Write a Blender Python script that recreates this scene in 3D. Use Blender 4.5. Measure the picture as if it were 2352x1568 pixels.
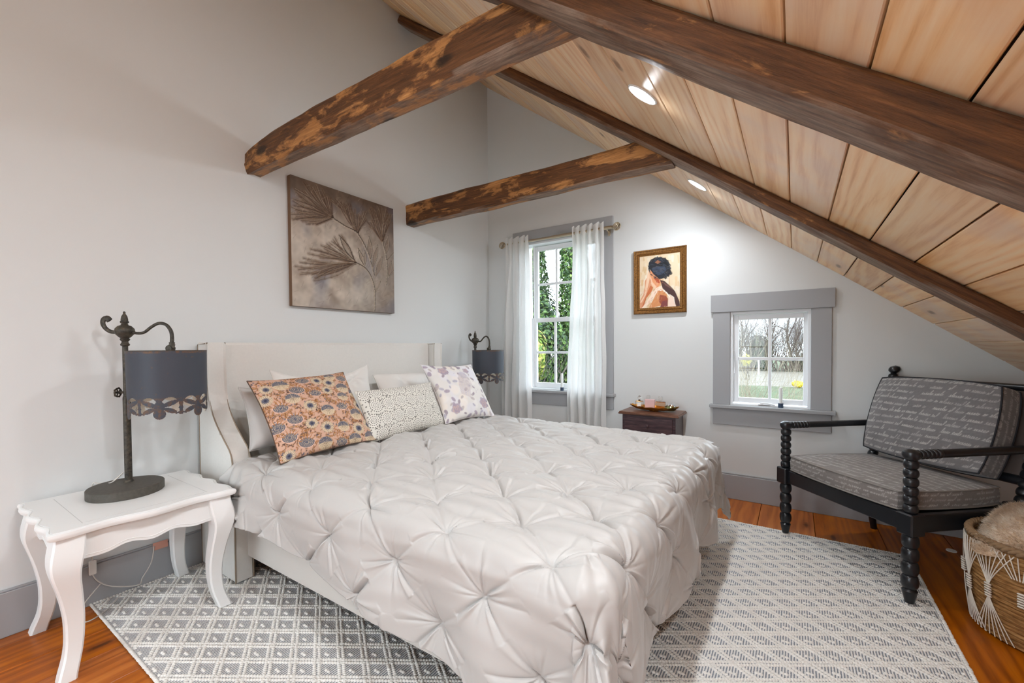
import bpy, math, random
import numpy as np
from mathutils import Matrix, Vector
random.seed(7); RNG = np.random.default_rng(7)
for _o in list(bpy.data.objects): bpy.data.objects.remove(_o)
SC = bpy.context.scene
COL = SC.collection
pi = math.pi

# ------------------------------------------------------------------ camera
# world: X along the window wall to the right, Y towards the window wall (wall_back at Y=0), Z up
CAM = (2.87, -3.85, 1.25)
_yaw, _pit, _rol, _f, _ppy = math.radians(33.66), math.radians(1.21), math.radians(-0.43), 975.0, 816.1
cd = bpy.data.cameras.new('camera'); cam = bpy.data.objects.new('camera', cd); COL.objects.link(cam)
_fw = Vector((-math.sin(_yaw)*math.cos(_pit), math.cos(_yaw)*math.cos(_pit), -math.sin(_pit)))
_rt = Vector((math.cos(_yaw), math.sin(_yaw), 0)); _up = _rt.cross(_fw)
_r2 = math.cos(_rol)*_rt + math.sin(_rol)*_up; _u2 = -math.sin(_rol)*_rt + math.cos(_rol)*_up
cam.matrix_world = Matrix(((_r2.x, _u2.x, -_fw.x, CAM[0]), (_r2.y, _u2.y, -_fw.y, CAM[1]), (_r2.z, _u2.z, -_fw.z, CAM[2]), (0, 0, 0, 1)))
cd.sensor_fit = 'HORIZONTAL'; cd.sensor_width = 36.0; cd.lens = _f*36/2352
cd.shift_y = (_ppy-784)/2352; cd.clip_start = .03; cd.clip_end = 300
SC.camera = cam
# ------------------------------------------------------------------ sky, sun, exposure
W = bpy.data.worlds.new('sky'); SC.world = W; W.use_nodes = True
_bg = W.node_tree.nodes['Background']; _bg.inputs[0].default_value = (.80, .90, 1.0, 1); _bg.inputs[1].default_value = 6.5
_sun = bpy.data.lights.new('sun', 'SUN'); _sun.energy = 3.0; _sun.angle = .02; _sun.color = (1, .94, .84)
sun = bpy.data.objects.new('sun', _sun); COL.objects.link(sun)
sun.rotation_euler = Vector((-.62, .42, -.72)).to_track_quat('-Z', 'Y').to_euler()   # from behind the house, right
DOWNLIGHT = 175.0                       # radiance of the recessed lights' lenses
DOWNBEAM = 31.0                         # watts of each downlight's beam, aimed straight down
LAMPCOL = (.925, .985, 1.05)
SC.view_settings.view_transform = 'Standard'; SC.view_settings.look = 'None'
SC.view_settings.exposure = 0.14; SC.view_settings.gamma = 1.0; SC.view_settings.use_curve_mapping = False

# ------------------------------------------------------------------ helpers
def srgb(*c):
    if len(c) == 1: h = c[0]; c = [int(h[i:i+2], 16) for i in (0, 2, 4)]
    c = [v/255 for v in c]
    return tuple((v/12.92 if v <= .04045 else ((v+.055)/1.055)**2.4) for v in c)
def tag(o, label=None, cat=None, group=None, kind=None):
    for k, v in (('label', label), ('category', cat), ('group', group), ('kind', kind)):
        if v: o[k] = v
    return o
def thing(name, label, cat, loc=(0, 0, 0), rz=0.0, group=None, kind=None):
    o = bpy.data.objects.new(name, None); COL.objects.link(o); o.empty_display_size = .1
    o.location = loc; o.rotation_euler = (0, 0, rz)
    return tag(o, label, cat, group, kind)
def base(o):                                     # translation of a thing that is not rotated (parts are given in world units)
    v = np.zeros(3)
    while o is not None: v = v + np.array(o.location); o = o.parent
    return v
class MB:
    """collects geometry for one mesh object"""
    def __init__(s): s.v = []; s.f = []; s.n = 0
    def add(s, v, f):
        v = np.asarray(v, float).reshape(-1, 3); s.v.append(v)
        if isinstance(f, np.ndarray): s.f += (f+s.n).tolist()
        else: s.f += [[i+s.n for i in q] for q in f]
        s.n += len(v); return s
    def box(s, x0, x1, y0, y1, z0, z1, b=0.0):
        c = np.array([(x0+x1)/2, (y0+y1)/2, (z0+z1)/2]); h = np.array([abs(x1-x0), abs(y1-y0), abs(z1-z0)])/2
        b = min(b, h.min()*.45)
        if b <= 0:
            v = [c+h*np.array(q) for q in ((-1,-1,-1),(1,-1,-1),(1,1,-1),(-1,1,-1),(-1,-1,1),(1,-1,1),(1,1,1),(-1,1,1))]
            return s.add(v, [(0,3,2,1),(4,5,6,7),(0,1,5,4),(1,2,6,5),(2,3,7,6),(3,0,4,7)])
        v = []; idx = {}
        for sx in (-1, 1):
            for sy in (-1, 1):
                for sz in (-1, 1):
                    for ax in range(3):
                        p = c+h*np.array((sx, sy, sz)); d = np.array((sx, sy, sz))*b
                        for k in range(3):
                            if k != ax: p[k] -= d[k]
                        idx[(sx, sy, sz, ax)] = len(v); v.append(p)
        f = []
        for ax in range(3):
            a1, a2 = (ax+1) % 3, (ax+2) % 3
            for sg in (-1, 1):
                q = []
                for s1, s2 in ((-1,-1),(1,-1),(1,1),(-1,1)):
                    t = [0, 0, 0]; t[ax] = sg; t[a1] = s1; t[a2] = s2; q.append(idx[(*t, ax)])
                f.append(q if sg > 0 else q[::-1])
            for s1 in (-1, 1):
                for s2 in (-1, 1):
                    t0 = [0, 0, 0]; t0[ax] = -1; t0[a1] = s1; t0[a2] = s2; t1 = list(t0); t1[ax] = 1
                    q = [idx[(*t0, a1)], idx[(*t1, a1)], idx[(*t1, a2)], idx[(*t0, a2)]]
                    f.append(q if s1*s2 < 0 else q[::-1])
        for sx in (-1, 1):
            for sy in (-1, 1):
                for sz in (-1, 1):
                    q = [idx[(sx, sy, sz, k)] for k in range(3)]
                    f.append(q if sx*sy*sz > 0 else q[::-1])
        return s.add(v, f)
    def grid(s, P, cu=False, cv=False, flip=False):
        P = np.asarray(P, float); n, m = P.shape[:2]
        i = np.arange(n if cu else n-1)[:, None]; j = np.arange(m if cv else m-1)[None, :]
        a = i*m+j; b_ = ((i+1) % n)*m+j; c = ((i+1) % n)*m+(j+1) % m; d = i*m+(j+1) % m
        q = np.stack([a+0*b_, b_, c, d], -1).reshape(-1, 4)
        if flip: q = q[:, ::-1]
        return s.add(P.reshape(-1, 3), q)
    def tube(s, pts, r, n=8, caps=True, closed=False, flat=None):
        P = np.asarray(pts, float); k = len(P); r = np.broadcast_to(np.asarray(r, float), (k,))
        T = np.roll(P, -1, 0)-np.roll(P, 1, 0)
        if not closed: T[0] = P[1]-P[0]; T[-1] = P[-1]-P[-2]
        T /= np.linalg.norm(T, axis=1)[:, None]+1e-12
        u = np.array([0, 0, 1.]) if abs(T[0][2]) < .9 else np.array([1., 0, 0])
        R = np.zeros((k, n, 3)); a = np.arange(n)*2*pi/n
        for i in range(k):
            u = u-T[i]*(u@T[i]); u /= np.linalg.norm(u)+1e-12; w = np.cross(T[i], u)
            fu, fw = flat if flat else (1, 1)
            R[i] = P[i]+r[i]*(np.cos(a)[:, None]*u*fu+np.sin(a)[:, None]*w*fw)
        n0 = s.n; s.grid(R, cu=closed, cv=True, flip=True)
        if caps and not closed:
            s.f.append([n0+j for j in range(n)]); s.f.append([n0+(k-1)*n+j for j in range(n)][::-1])
        return s
    def lathe(s, prof, n=24, c=(0, 0, 0), sx=1, sy=1, M=None):
        prof = np.asarray(prof, float); a = np.arange(n)*2*pi/n
        P = np.stack([prof[:, 0:1]*np.cos(a)*sx, prof[:, 0:1]*np.sin(a)*sy, prof[:, 1:2]+0*a], -1)
        if M is not None: P = P@np.asarray(M, float).T
        n0 = s.n; k = len(prof); s.grid(P+np.asarray(c, float), cv=True, flip=True)
        if prof[0, 0] > 1e-6: s.f.append([n0+j for j in range(n)])
        if prof[-1, 0] > 1e-6: s.f.append([n0+(k-1)*n+j for j in range(n)][::-1])
        return s
    def prism(s, poly, z0, z1, M=None):
        """poly: 2-d outline (counter clockwise) extruded between z0 and z1; M maps (x,y,z) rows"""
        p = np.asarray(poly, float); k = len(p)
        v = np.concatenate([np.c_[p, np.full(k, z0)], np.c_[p, np.full(k, z1)]])
        if M is not None: v = v@np.asarray(M, float)[:, :3].T+(np.asarray(M, float)[:, 3] if np.asarray(M).shape[1] == 4 else 0)
        f = [list(range(k))[::-1], list(range(k, 2*k))]+[[i, (i+1) % k, k+(i+1) % k, k+i] for i in range(k)]
        return s.add(v, f)
    def build(s, name, mat, parent=None, smooth=False, col=None, off=None, kind=None, label=None):
        V = np.concatenate(s.v) if s.v else np.zeros((0, 3))
        if off is not None: V = V-np.asarray(off)
        me = bpy.data.meshes.new(name); me.from_pydata(V.tolist(), [], s.f); me.update()
        if mat is not None: me.materials.append(mat)
        if smooth is True: me.polygons.foreach_set('use_smooth', np.ones(len(me.polygons), bool))
        if col is not None:
            a = me.color_attributes.new('Col', 'FLOAT_COLOR', 'POINT')
            a.data.foreach_set('color', np.c_[col.reshape(-1, 3), np.ones(col.size//3)].astype(np.float32).ravel())
        o = bpy.data.objects.new(name, me); COL.objects.link(o)
        if parent is not None: o.parent = parent
        if smooth == 'auto':
            me.polygons.foreach_set('use_smooth', np.ones(len(me.polygons), bool)); sharp(me, 35)
        if kind: o['kind'] = kind
        if label: o['label'] = label
        return o
def sharp(me, deg):
    import bmesh
    bm = bmesh.new(); bm.from_mesh(me)
    for e in bm.edges:
        if len(e.link_faces) == 2 and e.calc_face_angle(0) > math.radians(deg): e.smooth = False
    bm.to_mesh(me); bm.free()
def copy_thing(root, loc=None, rz=None, **t):
    """copy of a thing with its parts and their sub-parts (mesh data shared)"""
    r = root.copy(); COL.objects.link(r)
    if loc is not None: r.location = loc
    if rz is not None: r.rotation_euler = (0, 0, rz)
    for k, v in t.items(): r[k] = v
    def rec(a, b):
        for ch in list(a.children):
            c = ch.copy(); COL.objects.link(c); c.parent = b; rec(ch, c)
    rec(root, r); return r
def spline(P, n):
    """Catmull-Rom through the points, n samples"""
    P = np.asarray(P, float); k = len(P); t = np.linspace(0, k-1, n); i = np.clip(t.astype(int), 0, k-2); u = (t-i)[:, None]
    a, b, c, d = P[np.clip(i-1, 0, k-1)], P[i], P[i+1], P[np.clip(i+2, 0, k-1)]
    return .5*((2*b)+(-a+c)*u+(2*a-5*b+4*c-d)*u**2+(-a+3*b-3*c+d)*u**3)
def sm(x): x = np.clip(x, 0, 1); return x*x*(3-2*x)
class Waves:
    """smooth pseudo random field made of sines"""
    def __init__(s, seed, n=14, k0=3., k1=14.):
        g = np.random.default_rng(seed); s.k = g.uniform(k0, k1, n); s.a = g.uniform(0, 2*pi, n); s.p = g.uniform(0, 2*pi, n); s.w = (k0/s.k)**.8
    def __call__(s, x, y):
        o = 0
        for k, a, p, w in zip(s.k, s.a, s.p, s.w): o = o+w*np.sin(k*(x*math.cos(a)+y*math.sin(a))+p)
        return o/s.w.sum()*2

# ------------------------------------------------------------------ materials
class NT:
    def __init__(s, name):
        s.m = bpy.data.materials.new(name); s.m.use_nodes = True; s.t = s.m.node_tree
        s.b = s.t.nodes['Principled BSDF']; s.out = s.t.nodes['Material Output']
    def n(s, typ, props=None, **ins):
        nd = s.t.nodes.new('ShaderNode'+typ)
        for k, v in (props or {}).items(): setattr(nd, k, v)
        for k, v in ins.items(): s.set(nd, k, v)
        return nd
    def set(s, nd, k, v):
        i = nd.inputs[int(k[1:])] if k[0] == '_' and k[1:].isdigit() else nd.inputs[k.replace('_', ' ')]
        if isinstance(v, bpy.types.NodeSocket): s.t.links.new(v, i)
        elif hasattr(v, 'outputs'): s.t.links.new(v.outputs[0], i)
        else:
            if isinstance(v, tuple) and len(v) == 3 and i.type == 'RGBA': v = (*v, 1)
            i.default_value = v
    def math(s, op, a, b=0.0, c=0.0, clamp=False):
        nd = s.n('Math', dict(operation=op, use_clamp=clamp))
        for i, v in enumerate((a, b, c)): s.set(nd, '_%d' % i, v)
        return nd.outputs[0]
    def ramp(s, fac, stops, interp='LINEAR'):
        nd = s.n('ValToRGB', Fac=fac); cr = nd.color_ramp; cr.interpolation = interp
        while len(cr.elements) < len(stops): cr.elements.new(.5)
        for e, (p, c) in zip(cr.elements, stops): e.position = p; e.color = (*c, 1) if len(c) == 3 else c
        return nd.outputs[0]
    def mix(s, fac, a, b, mode='MIX'):
        nd = s.n('Mix', dict(data_type='RGBA', blend_type=mode)); s.set(nd, '_0', fac); s.set(nd, '_6', a); s.set(nd, '_7', b)
        return nd.outputs[2]
    def coord(s, kind='Object', scale=(1, 1, 1), rnd=0.0, rot=(0, 0, 0)):
        c = s.n('TexCoord').outputs[kind]
        if rnd:
            oi = s.n('ObjectInfo'); c = s.n('VectorMath', dict(operation='ADD'), _0=c, _1=s.n('CombineXYZ', X=s.math('MULTIPLY', oi.outputs['Random'], rnd), Y=s.math('MULTIPLY', oi.outputs['Random'], rnd*1.7), Z=s.math('MULTIPLY', oi.outputs['Random'], rnd*.6))).outputs[0]
        return s.n('Mapping', Vector=c, Scale=scale, Rotation=rot).outputs[0]
    def noise(s, vec, scale=5., detail=4., rough=.5, dist=0.):
        return s.n('TexNoise', Vector=vec, Scale=scale, Detail=detail, Roughness=rough, Distortion=dist).outputs[0]
    def bump(s, h, strength=.3, dist=.01):
        s.set(s.b, 'Normal', s.n('Bump', Strength=strength, Distance=dist, Height=h).outputs[0])
    def done(s, color=None, rough=None, metal=None, spec=None, **kw):
        if color is not None: s.set(s.b, 'Base Color', color)
        if rough is not None: s.set(s.b, 'Roughness', rough)
        if metal is not None: s.set(s.b, 'Metallic', metal)
        if spec is not None: s.set(s.b, 'Specular IOR Level', spec)
        for k, v in kw.items(): s.set(s.b, k, v)
        return s.m
def plain(name, col, rough=.6, metal=0., spec=.4, nscale=0, namt=.06, bump=0., bscale=60., **kw):
    t = NT(name); c = col
    v = t.coord()
    if nscale: c = t.mix(t.math('MULTIPLY', t.noise(v, nscale), 1.0), tuple(x*(1-namt*2) for x in col), tuple(min(1, x*(1+namt*2)) for x in col))
    if bump: t.bump(t.noise(v, bscale, 3.), bump, .002)
    return t.done(c, rough, metal, spec, **kw)
def vcol(name, rough=.85, spec=.2, bump=0., bscale=400., sheen=0.):
    t = NT(name); a = t.n('Attribute', dict(attribute_name='Col'))
    if bump: t.bump(t.noise(t.coord(), bscale, 2.), bump, .0015)
    return t.done(a.outputs[0], rough, 0, spec, Sheen_Weight=sheen)
def wood(name, dark, mid, light, grain=(22, 1.2, 22), rough=.5, knots=0.0, knot_scale=(3.2, 1.1, 3.2), rnd=9., var=.25, bump=.12, spec=.35, pale=0.):
    """grain runs along local Y"""
    t = NT(name); v0 = t.coord('Object', (1, 1, 1), rnd)
    vg = t.n('Mapping', Vector=v0, Scale=grain).outputs[0]
    big = t.noise(t.n('Mapping', Vector=v0, Scale=(2.2, .35, 2.2)).outputs[0], 1.6, 2.)
    rings = t.n('TexWave', dict(wave_type='BANDS', bands_direction='X'), Vector=t.n('Mapping', Vector=v0, Scale=(1.0, .10, 1.0)).outputs[0], Scale=5., Distortion=16., Detail=3., Detail_Scale=1.1).outputs[0]
    fine = t.noise(vg, 5., 6., .65)
    f = t.math('ADD', t.math('MULTIPLY', rings, .20), t.math('ADD', t.math('MULTIPLY', fine, .46), t.math('MULTIPLY', big, .40)))
    c = t.ramp(f, [(.25, dark), (.52, mid), (.85, light)])
    oi = t.n('ObjectInfo').outputs['Random']
    hs = t.n('HueSaturation', Color=c, Value=t.math('ADD', 1-var/2, t.math('MULTIPLY', oi, var)), Saturation=t.math('ADD', .98, t.math('MULTIPLY', t.math('FRACT', t.math('MULTIPLY', oi, 7.3)), .2)))
    c = hs.outputs[0]
    if pale: c = t.mix(t.math('MULTIPLY', t.math('SMOOTH_MIN', 1, t.math('MULTIPLY', t.math('SUBTRACT', t.noise(v0, 2.3, 3.), .52, clamp=True), 6.), .1, clamp=True), pale), c, srgb(222, 200, 186))
    if knots:
        vo = t.n('TexVoronoi', dict(voronoi_dimensions='2D'), Vector=t.n('Mapping', Vector=v0, Scale=knot_scale).outputs[0], Scale=1., Randomness=.95)
        wob = t.math('MULTIPLY', t.noise(v0, 40., 2.), .05)
        d = t.math('ADD', vo.outputs['Distance'], wob)
        has = t.math('LESS_THAN', t.n('SeparateColor', Color=vo.outputs['Color']).outputs[0], knots)
        k1 = t.math('MULTIPLY', t.math('SUBTRACT', 1, t.math('MULTIPLY', t.math('SUBTRACT', d, .055, clamp=True), 22., clamp=True)), has)
        k2 = t.math('MULTIPLY', t.math('SUBTRACT', 1, t.math('MULTIPLY', d, 4.2, clamp=True)), has)
        c = t.mix(t.math('MULTIPLY', k2, .45), c, dark); c = t.mix(t.math('MULTIPLY', k1, .8), c, tuple(x*.35 for x in dark))
    if bump: t.bump(f, bump, .004)
    return t.done(c, rough, 0, spec)
# ------------------------------------------------------------------ material set
M_wall = plain('wall_paint', srgb(221, 223, 222), .85, spec=.2, bump=.05, bscale=240.)
M_trim = plain('grey_trim_paint', srgb(166, 167, 169), .5, spec=.35)
M_white = plain('white_gloss_paint', srgb(238, 238, 236), .35, spec=.45)
M_vinyl = plain('white_window_frame', srgb(240, 242, 244), .35, spec=.4)
M_ceil = wood('pine_ceiling', srgb(210, 152, 104), srgb(243, 206, 164), srgb(251, 229, 198), knots=.40, rough=.34, var=.22, pale=.5, grain=(16, .8, 16))
M_floor = wood('orange_pine_floor', srgb(120, 56, 16), srgb(178, 98, 36), srgb(206, 128, 56), knots=.35, rough=.34, var=.15, grain=(14, .9, 14), knot_scale=(4.2, 1.3, 4.2))
M_gap = plain('dark_joint', srgb(52, 32, 20), .9)
def beam_mat(name, patch):
    """old hewn timber: dark patina, worn through to lighter orange wood; grain along local Y"""
    t = NT(name); v = t.coord('Object', (1, 1, 1), 6.)
    g = t.noise(t.n('Mapping', Vector=v, Scale=(26, 1.6, 26)).outputs[0], 3., 7., .7)
    st = t.noise(t.n('Mapping', Vector=v, Scale=(4.5, 1.5, 4.5)).outputs[0], 2.2, 7., .66, .35)
    dark = t.ramp(g, [(.3, srgb(54, 33, 18)), (.55, srgb(104, 66, 36)), (.8, srgb(150, 102, 60))])
    lite = t.ramp(g, [(.25, srgb(134, 86, 44)), (.55, srgb(186, 130, 74)), (.8, srgb(222, 172, 114))])
    m = t.ramp(st, [(patch, (0, 0, 0)), (patch+.07, (1, 1, 1))])
    c = t.mix(m, dark, lite)
    geo = t.n('NewGeometry')                       # undersides turn a lighter grey brown
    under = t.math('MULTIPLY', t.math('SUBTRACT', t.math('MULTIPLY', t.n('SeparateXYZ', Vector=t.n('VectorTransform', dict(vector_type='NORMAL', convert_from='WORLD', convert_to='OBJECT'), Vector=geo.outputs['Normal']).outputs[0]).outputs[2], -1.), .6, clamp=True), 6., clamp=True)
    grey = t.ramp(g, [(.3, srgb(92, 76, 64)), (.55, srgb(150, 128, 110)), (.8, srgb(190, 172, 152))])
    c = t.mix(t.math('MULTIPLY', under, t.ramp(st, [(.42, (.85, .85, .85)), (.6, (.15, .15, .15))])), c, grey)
    vo = t.n('TexVoronoi', dict(voronoi_dimensions='3D'), Vector=t.n('Mapping', Vector=v, Scale=(5, 2.2, 5)).outputs[0], Scale=1.)
    kn = t.math('SUBTRACT', 1, t.math('MULTIPLY', t.math('SUBTRACT', vo.outputs['Distance'], .11, clamp=True), 16., clamp=True))
    c = t.mix(t.math('MULTIPLY', kn, .85), c, srgb(30, 20, 13))
    t.bump(t.math('ADD', g, t.math('MULTIPLY', st, 1.2)), .6, .012)
    return t.done(c, .55, 0, .35)
M_tie = beam_mat('hewn_tie_beam_timber', .50); M_raf = beam_mat('hewn_rafter_timber', .62)
M_lens = NT('lit_lens'); M_lens.b.inputs['Emission Strength'].default_value = DOWNLIGHT; M_lens = M_lens.done((.9, .9, .9), .5, Emission_Color=(*LAMPCOL, 1))
M_glass = NT('window_glass')
_gl = M_glass.n('BsdfGlass', Roughness=0., IOR=1.02, Color=(1, 1, 1)); _tr = M_glass.n('BsdfTransparent', Color=(.97, .985, .98)); _gs = M_glass.n('BsdfGlossy', Roughness=.02)
_mx = M_glass.n('MixShader', _0=.02, _1=_tr.outputs[0], _2=_gs.outputs[0]); M_glass.t.links.new(_mx.outputs[0], M_glass.out.inputs[0]); M_glass = M_glass.m

# ------------------------------------------------------------------ room shell
CS, CC = -.7606, 4.136                                   # ceiling: z = CC + CS * x
SL = math.sqrt(1+CS*CS); ES = np.array([1, 0, CS])/SL; EN = np.array([CS, 0, -1])/SL   # slope direction, inward normal
YB, YF_, XR = 0.0, -5.9, 4.72
def cz(x): return CC+CS*x
fl = tag(MB().box(-.2, XR+.2, YF_-.2, .2, -.12, -.0255).build('floor', M_gap), kind='structure')
seams = [-.01, .10, .31, .51, .74, .98, 1.24, 1.50, 1.78, 2.06, 2.34, 2.66, 2.99, 3.345, 3.68, 3.98, 4.30, 4.55, XR]
for a, b in zip(seams[:-1], seams[1:]):
    o = MB().box(-(b-a)/2+.0015, (b-a)/2-.0015, YF_/2, -YF_/2, -.025, 0, .002).build('floor_board', M_floor, fl); o.location = ((a+b)/2, YF_/2, 0)
def wall_y(name, y0, y1, cuts, x0=-.16, x1=XR+.16):
    """gable wall between planes y0,y1 with rectangular openings (xa,xb,za,zb)"""
    xs = sorted({x0, x1, 0., *[c[0] for c in cuts], *[c[1] for c in cuts]}); m = MB()
    top = lambda x: max(.2, cz(x)+.04)
    for a, b in zip(xs[:-1], xs[1:]):
        c = [q for q in cuts if q[0] <= a+1e-6 and q[1] >= b-1e-6]
        sp = [(-.1, None)] if not c else [(-.1, c[0][2]), (c[0][3], None)]
        for za, zb in sp:
            ta, tb = (top(a), top(b)) if zb is None else (zb, zb)
            v = [(a, y0, za), (b, y0, za), (b, y1, za), (a, y1, za), (a, y0, ta), (b, y0, tb), (b, y1, tb), (a, y1, ta)]
            m.add(v, [(0,3,2,1),(4,5,6,7),(0,1,5,4),(1,2,6,5),(2,3,7,6),(3,0,4,7)])
    return tag(m.build(name, M_wall), kind='structure')
W1 = (.465, 1.335, .80, 2.335); W2 = (2.435, 2.97, .765, 1.512); WFILL = (.3, 2.45, .25, 2.15)
wall_y('wall_back', 0, .16, [W1, W2])
wall_y('wall_front', YF_-.16, YF_, [WFILL])
tag(MB().box(-.16, 0, YF_-.16, .16, -.1, cz(0)+.16).build('wall_left', M_wall), kind='structure')
tag(MB().box(XR, XR+.16, YF_-.16, .16, -.1, cz(XR)+.1).build('wall_right', M_wall), kind='structure')
# ceiling: backing deck and the individual pine boards
mc = MB(); v = []
for x in (-.3, XR+.5):
    for y in (YF_-.2, .2):
        for d in (-.024, -.16): p = np.array([x, y, cz(x)])+EN*d; v.append(p)
mc.add(v, [(0,2,3,1),(4,5,7,6),(0,1,5,4),(2,6,7,3),(0,4,6,2),(1,3,7,5)])
ce = tag(mc.build('ceiling', M_gap), kind='structure')
BW = .157
k0 = -int((2.845+.02)/BW); bm_ = MB().box(-BW*SL/2+.0028, BW*SL/2-.0028, YF_/2, -YF_/2, 0, .022, .003).build('ceiling_board', M_ceil, ce)
bd = None
for k in range(k0-1, 13):
    xa = 2.845+BW*k
    if xa+BW < 0 or xa > XR+.02: continue
    o = bm_ if bd is None else bm_.copy(); bd = o
    if o is not bm_: COL.objects.link(o)
    c = np.array([xa+BW/2, YF_/2, cz(xa+BW/2)])
    X = ES; Z = -EN; Y = np.cross(Z, X)
    o.matrix_basis = Matrix(((X[0], Y[0], Z[0], c[0]), (X[1], Y[1], Z[1], c[1]), (X[2], Y[2], Z[2], c[2]), (0, 0, 0, 1)))
# baseboards
def trimbox(name, *b, mat=None, bev=.003): return tag(MB().box(*b, bev).build(name, mat or M_trim), kind='structure')
bb = MB().box(0, .018, YF_, -.018, 0, .196, .003).box(0, .012, YF_, -.018, .196, .205, .002); tag(bb.build('baseboard_left', M_trim), kind='structure')
bb = MB().box(0, XR, -.018, 0, 0, .196, .003).box(0, XR, -.012, 0, .196, .208, .002); tag(bb.build('baseboard_back', M_trim), kind='structure')

# ------------------------------------------------------------------ windows
def window(name, W, casing, hx, stool_x, apron_z, cols, sashes, depth, pane_y, cells, gx, hd=.14):
    """grey casing, stool and apron in the room, white sash with glazing bars and panes in the wall"""
    x0, x1, z0, z1 = W; r = tag(thing(name, None, None, ((x0+x1)/2, 0, z0)), kind='structure'); B = base(r)
    def P(nm, m, mat=M_trim, par=r, **k): return m.build(nm, mat, par, off=B if par is r else base(par), **k)
    P('side_casing', MB().box(casing[0], x0, -.02, 0, z0, z1+.004, .002)); P('side_casing', MB().box(x1, casing[1], -.02, 0, z0, z1+.004, .002))
    P('head_casing', MB().box(hx[0], hx[1], -.028, 0, z1+.004, z1+.004+hd, .002))
    P('stool', MB().box(stool_x[0], stool_x[1], -.055, .03, z0-.028, z0, .004)); P('apron', MB().box(casing[0], casing[1], -.02, 0, apron_z, z0-.028, .002))
    j = MB()
    for q in ((x0, x0+.018, z0, z1), (x1-.018, x1, z0, z1), (x0+.018, x1-.018, z1-.018, z1), (x0+.018, x1-.018, z0, z0+.012)): j.box(q[0], q[1], .0, .15, q[2], q[3], .001)
    P('jamb_liner', j, M_vinyl)
    for (za, zb, y, ga, gb, rows) in sashes:
        s = MB(); w = .034
        s.box(gx[0]-.055, gx[0], y-w/2, y+w/2, za, zb, .003).box(gx[1], gx[1]+.055, y-w/2, y+w/2, za, zb, .003)
        s.box(gx[0], gx[1], y-w/2, y+w/2, za, ga, .003).box(gx[0], gx[1], y-w/2, y+w/2, gb, zb, .003)
        s.box(gx[0]-.055, gx[0]-.03, y-w/2-.008, y-w/2, za, zb, .002).box(gx[1]+.03, gx[1]+.055, y-w/2-.008, y-w/2, za, zb, .002)
        so = P('sash', s, M_vinyl)
        dx = (gx[1]-gx[0])/cols; dz = (gb-ga)/rows
        for c in range(1, cols): P('glazing_bar', MB().box(gx[0]+c*dx-.011, gx[0]+c*dx+.011, y-.012, y+.012, ga, gb, .003), M_vinyl, so)
        for c in range(1, rows): P('glazing_bar', MB().box(gx[0], gx[1], y-.0115, y+.0115, ga+c*dz-.012, ga+c*dz+.012, .003), M_vinyl, so)
        for c in range(cols):
            for q in range(rows): P('pane', MB().box(gx[0]+c*dx, gx[0]+(c+1)*dx, y-.002, y+.002, ga+q*dz, ga+(q+1)*dz), M_glass, so)
    return r
w1 = window('window_1', W1, (.345, 1.456), (.345, 1.456), (.30, 1.474), .648, 3, [(1.505, 2.31, .112, 1.55, 2.262, 2), (.815, 1.548, .074, .868, 1.503, 2)], .15, .1, None, (.585, 1.236), .12)
w2 = window('window_2', W2, (2.31, 3.094), (2.294, 3.112), (2.286, 3.12), .602, 2, [(.785, 1.49, .05, .825, 1.452, 2)], .15, .05, None, (2.492, 2.925))
w3 = window('fill_window', WFILL, (.18, 2.57), (.18, 2.57), (.16, 2.59), .15, 4, [(.27, 2.13, .07, .33, 2.08, 4)], .15, .05, None, (.38, 2.37), hd=.05)  # unseen rear opening, added to let in fill daylight from behind the camera
w3.location = (WFILL[0]/2+WFILL[1]/2, YF_, WFILL[2]); w3.rotation_euler = (0, 0, pi)
# crank and lock of the small casement
B2 = base(w2)
MB().box(2.63, 2.72, .0, .03, .768, .782, .004).lathe([(.014, 0), (.012, .012), (0, .014)], 12, (2.655, .012, .78)).tube([(2.655, .01, .79), (2.70, .004, .79), (2.745, .0, .78)], [.006, .006, .008], 8).build('crank_handle', M_vinyl, w2, off=B2, smooth='auto')
MB().tube([(2.462, -.004, 1.02), (2.466, -.012, 1.07), (2.463, -.006, 1.2)], .004, 6).build('sash_lock', M_vinyl, w2, off=B2, smooth=True)
for k in (w1, w2): k['label'] = {w1: 'tall double-hung window with grey casing behind the white curtains', w2: 'small four-pane casement window with wide grey casing'}[k]

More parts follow.
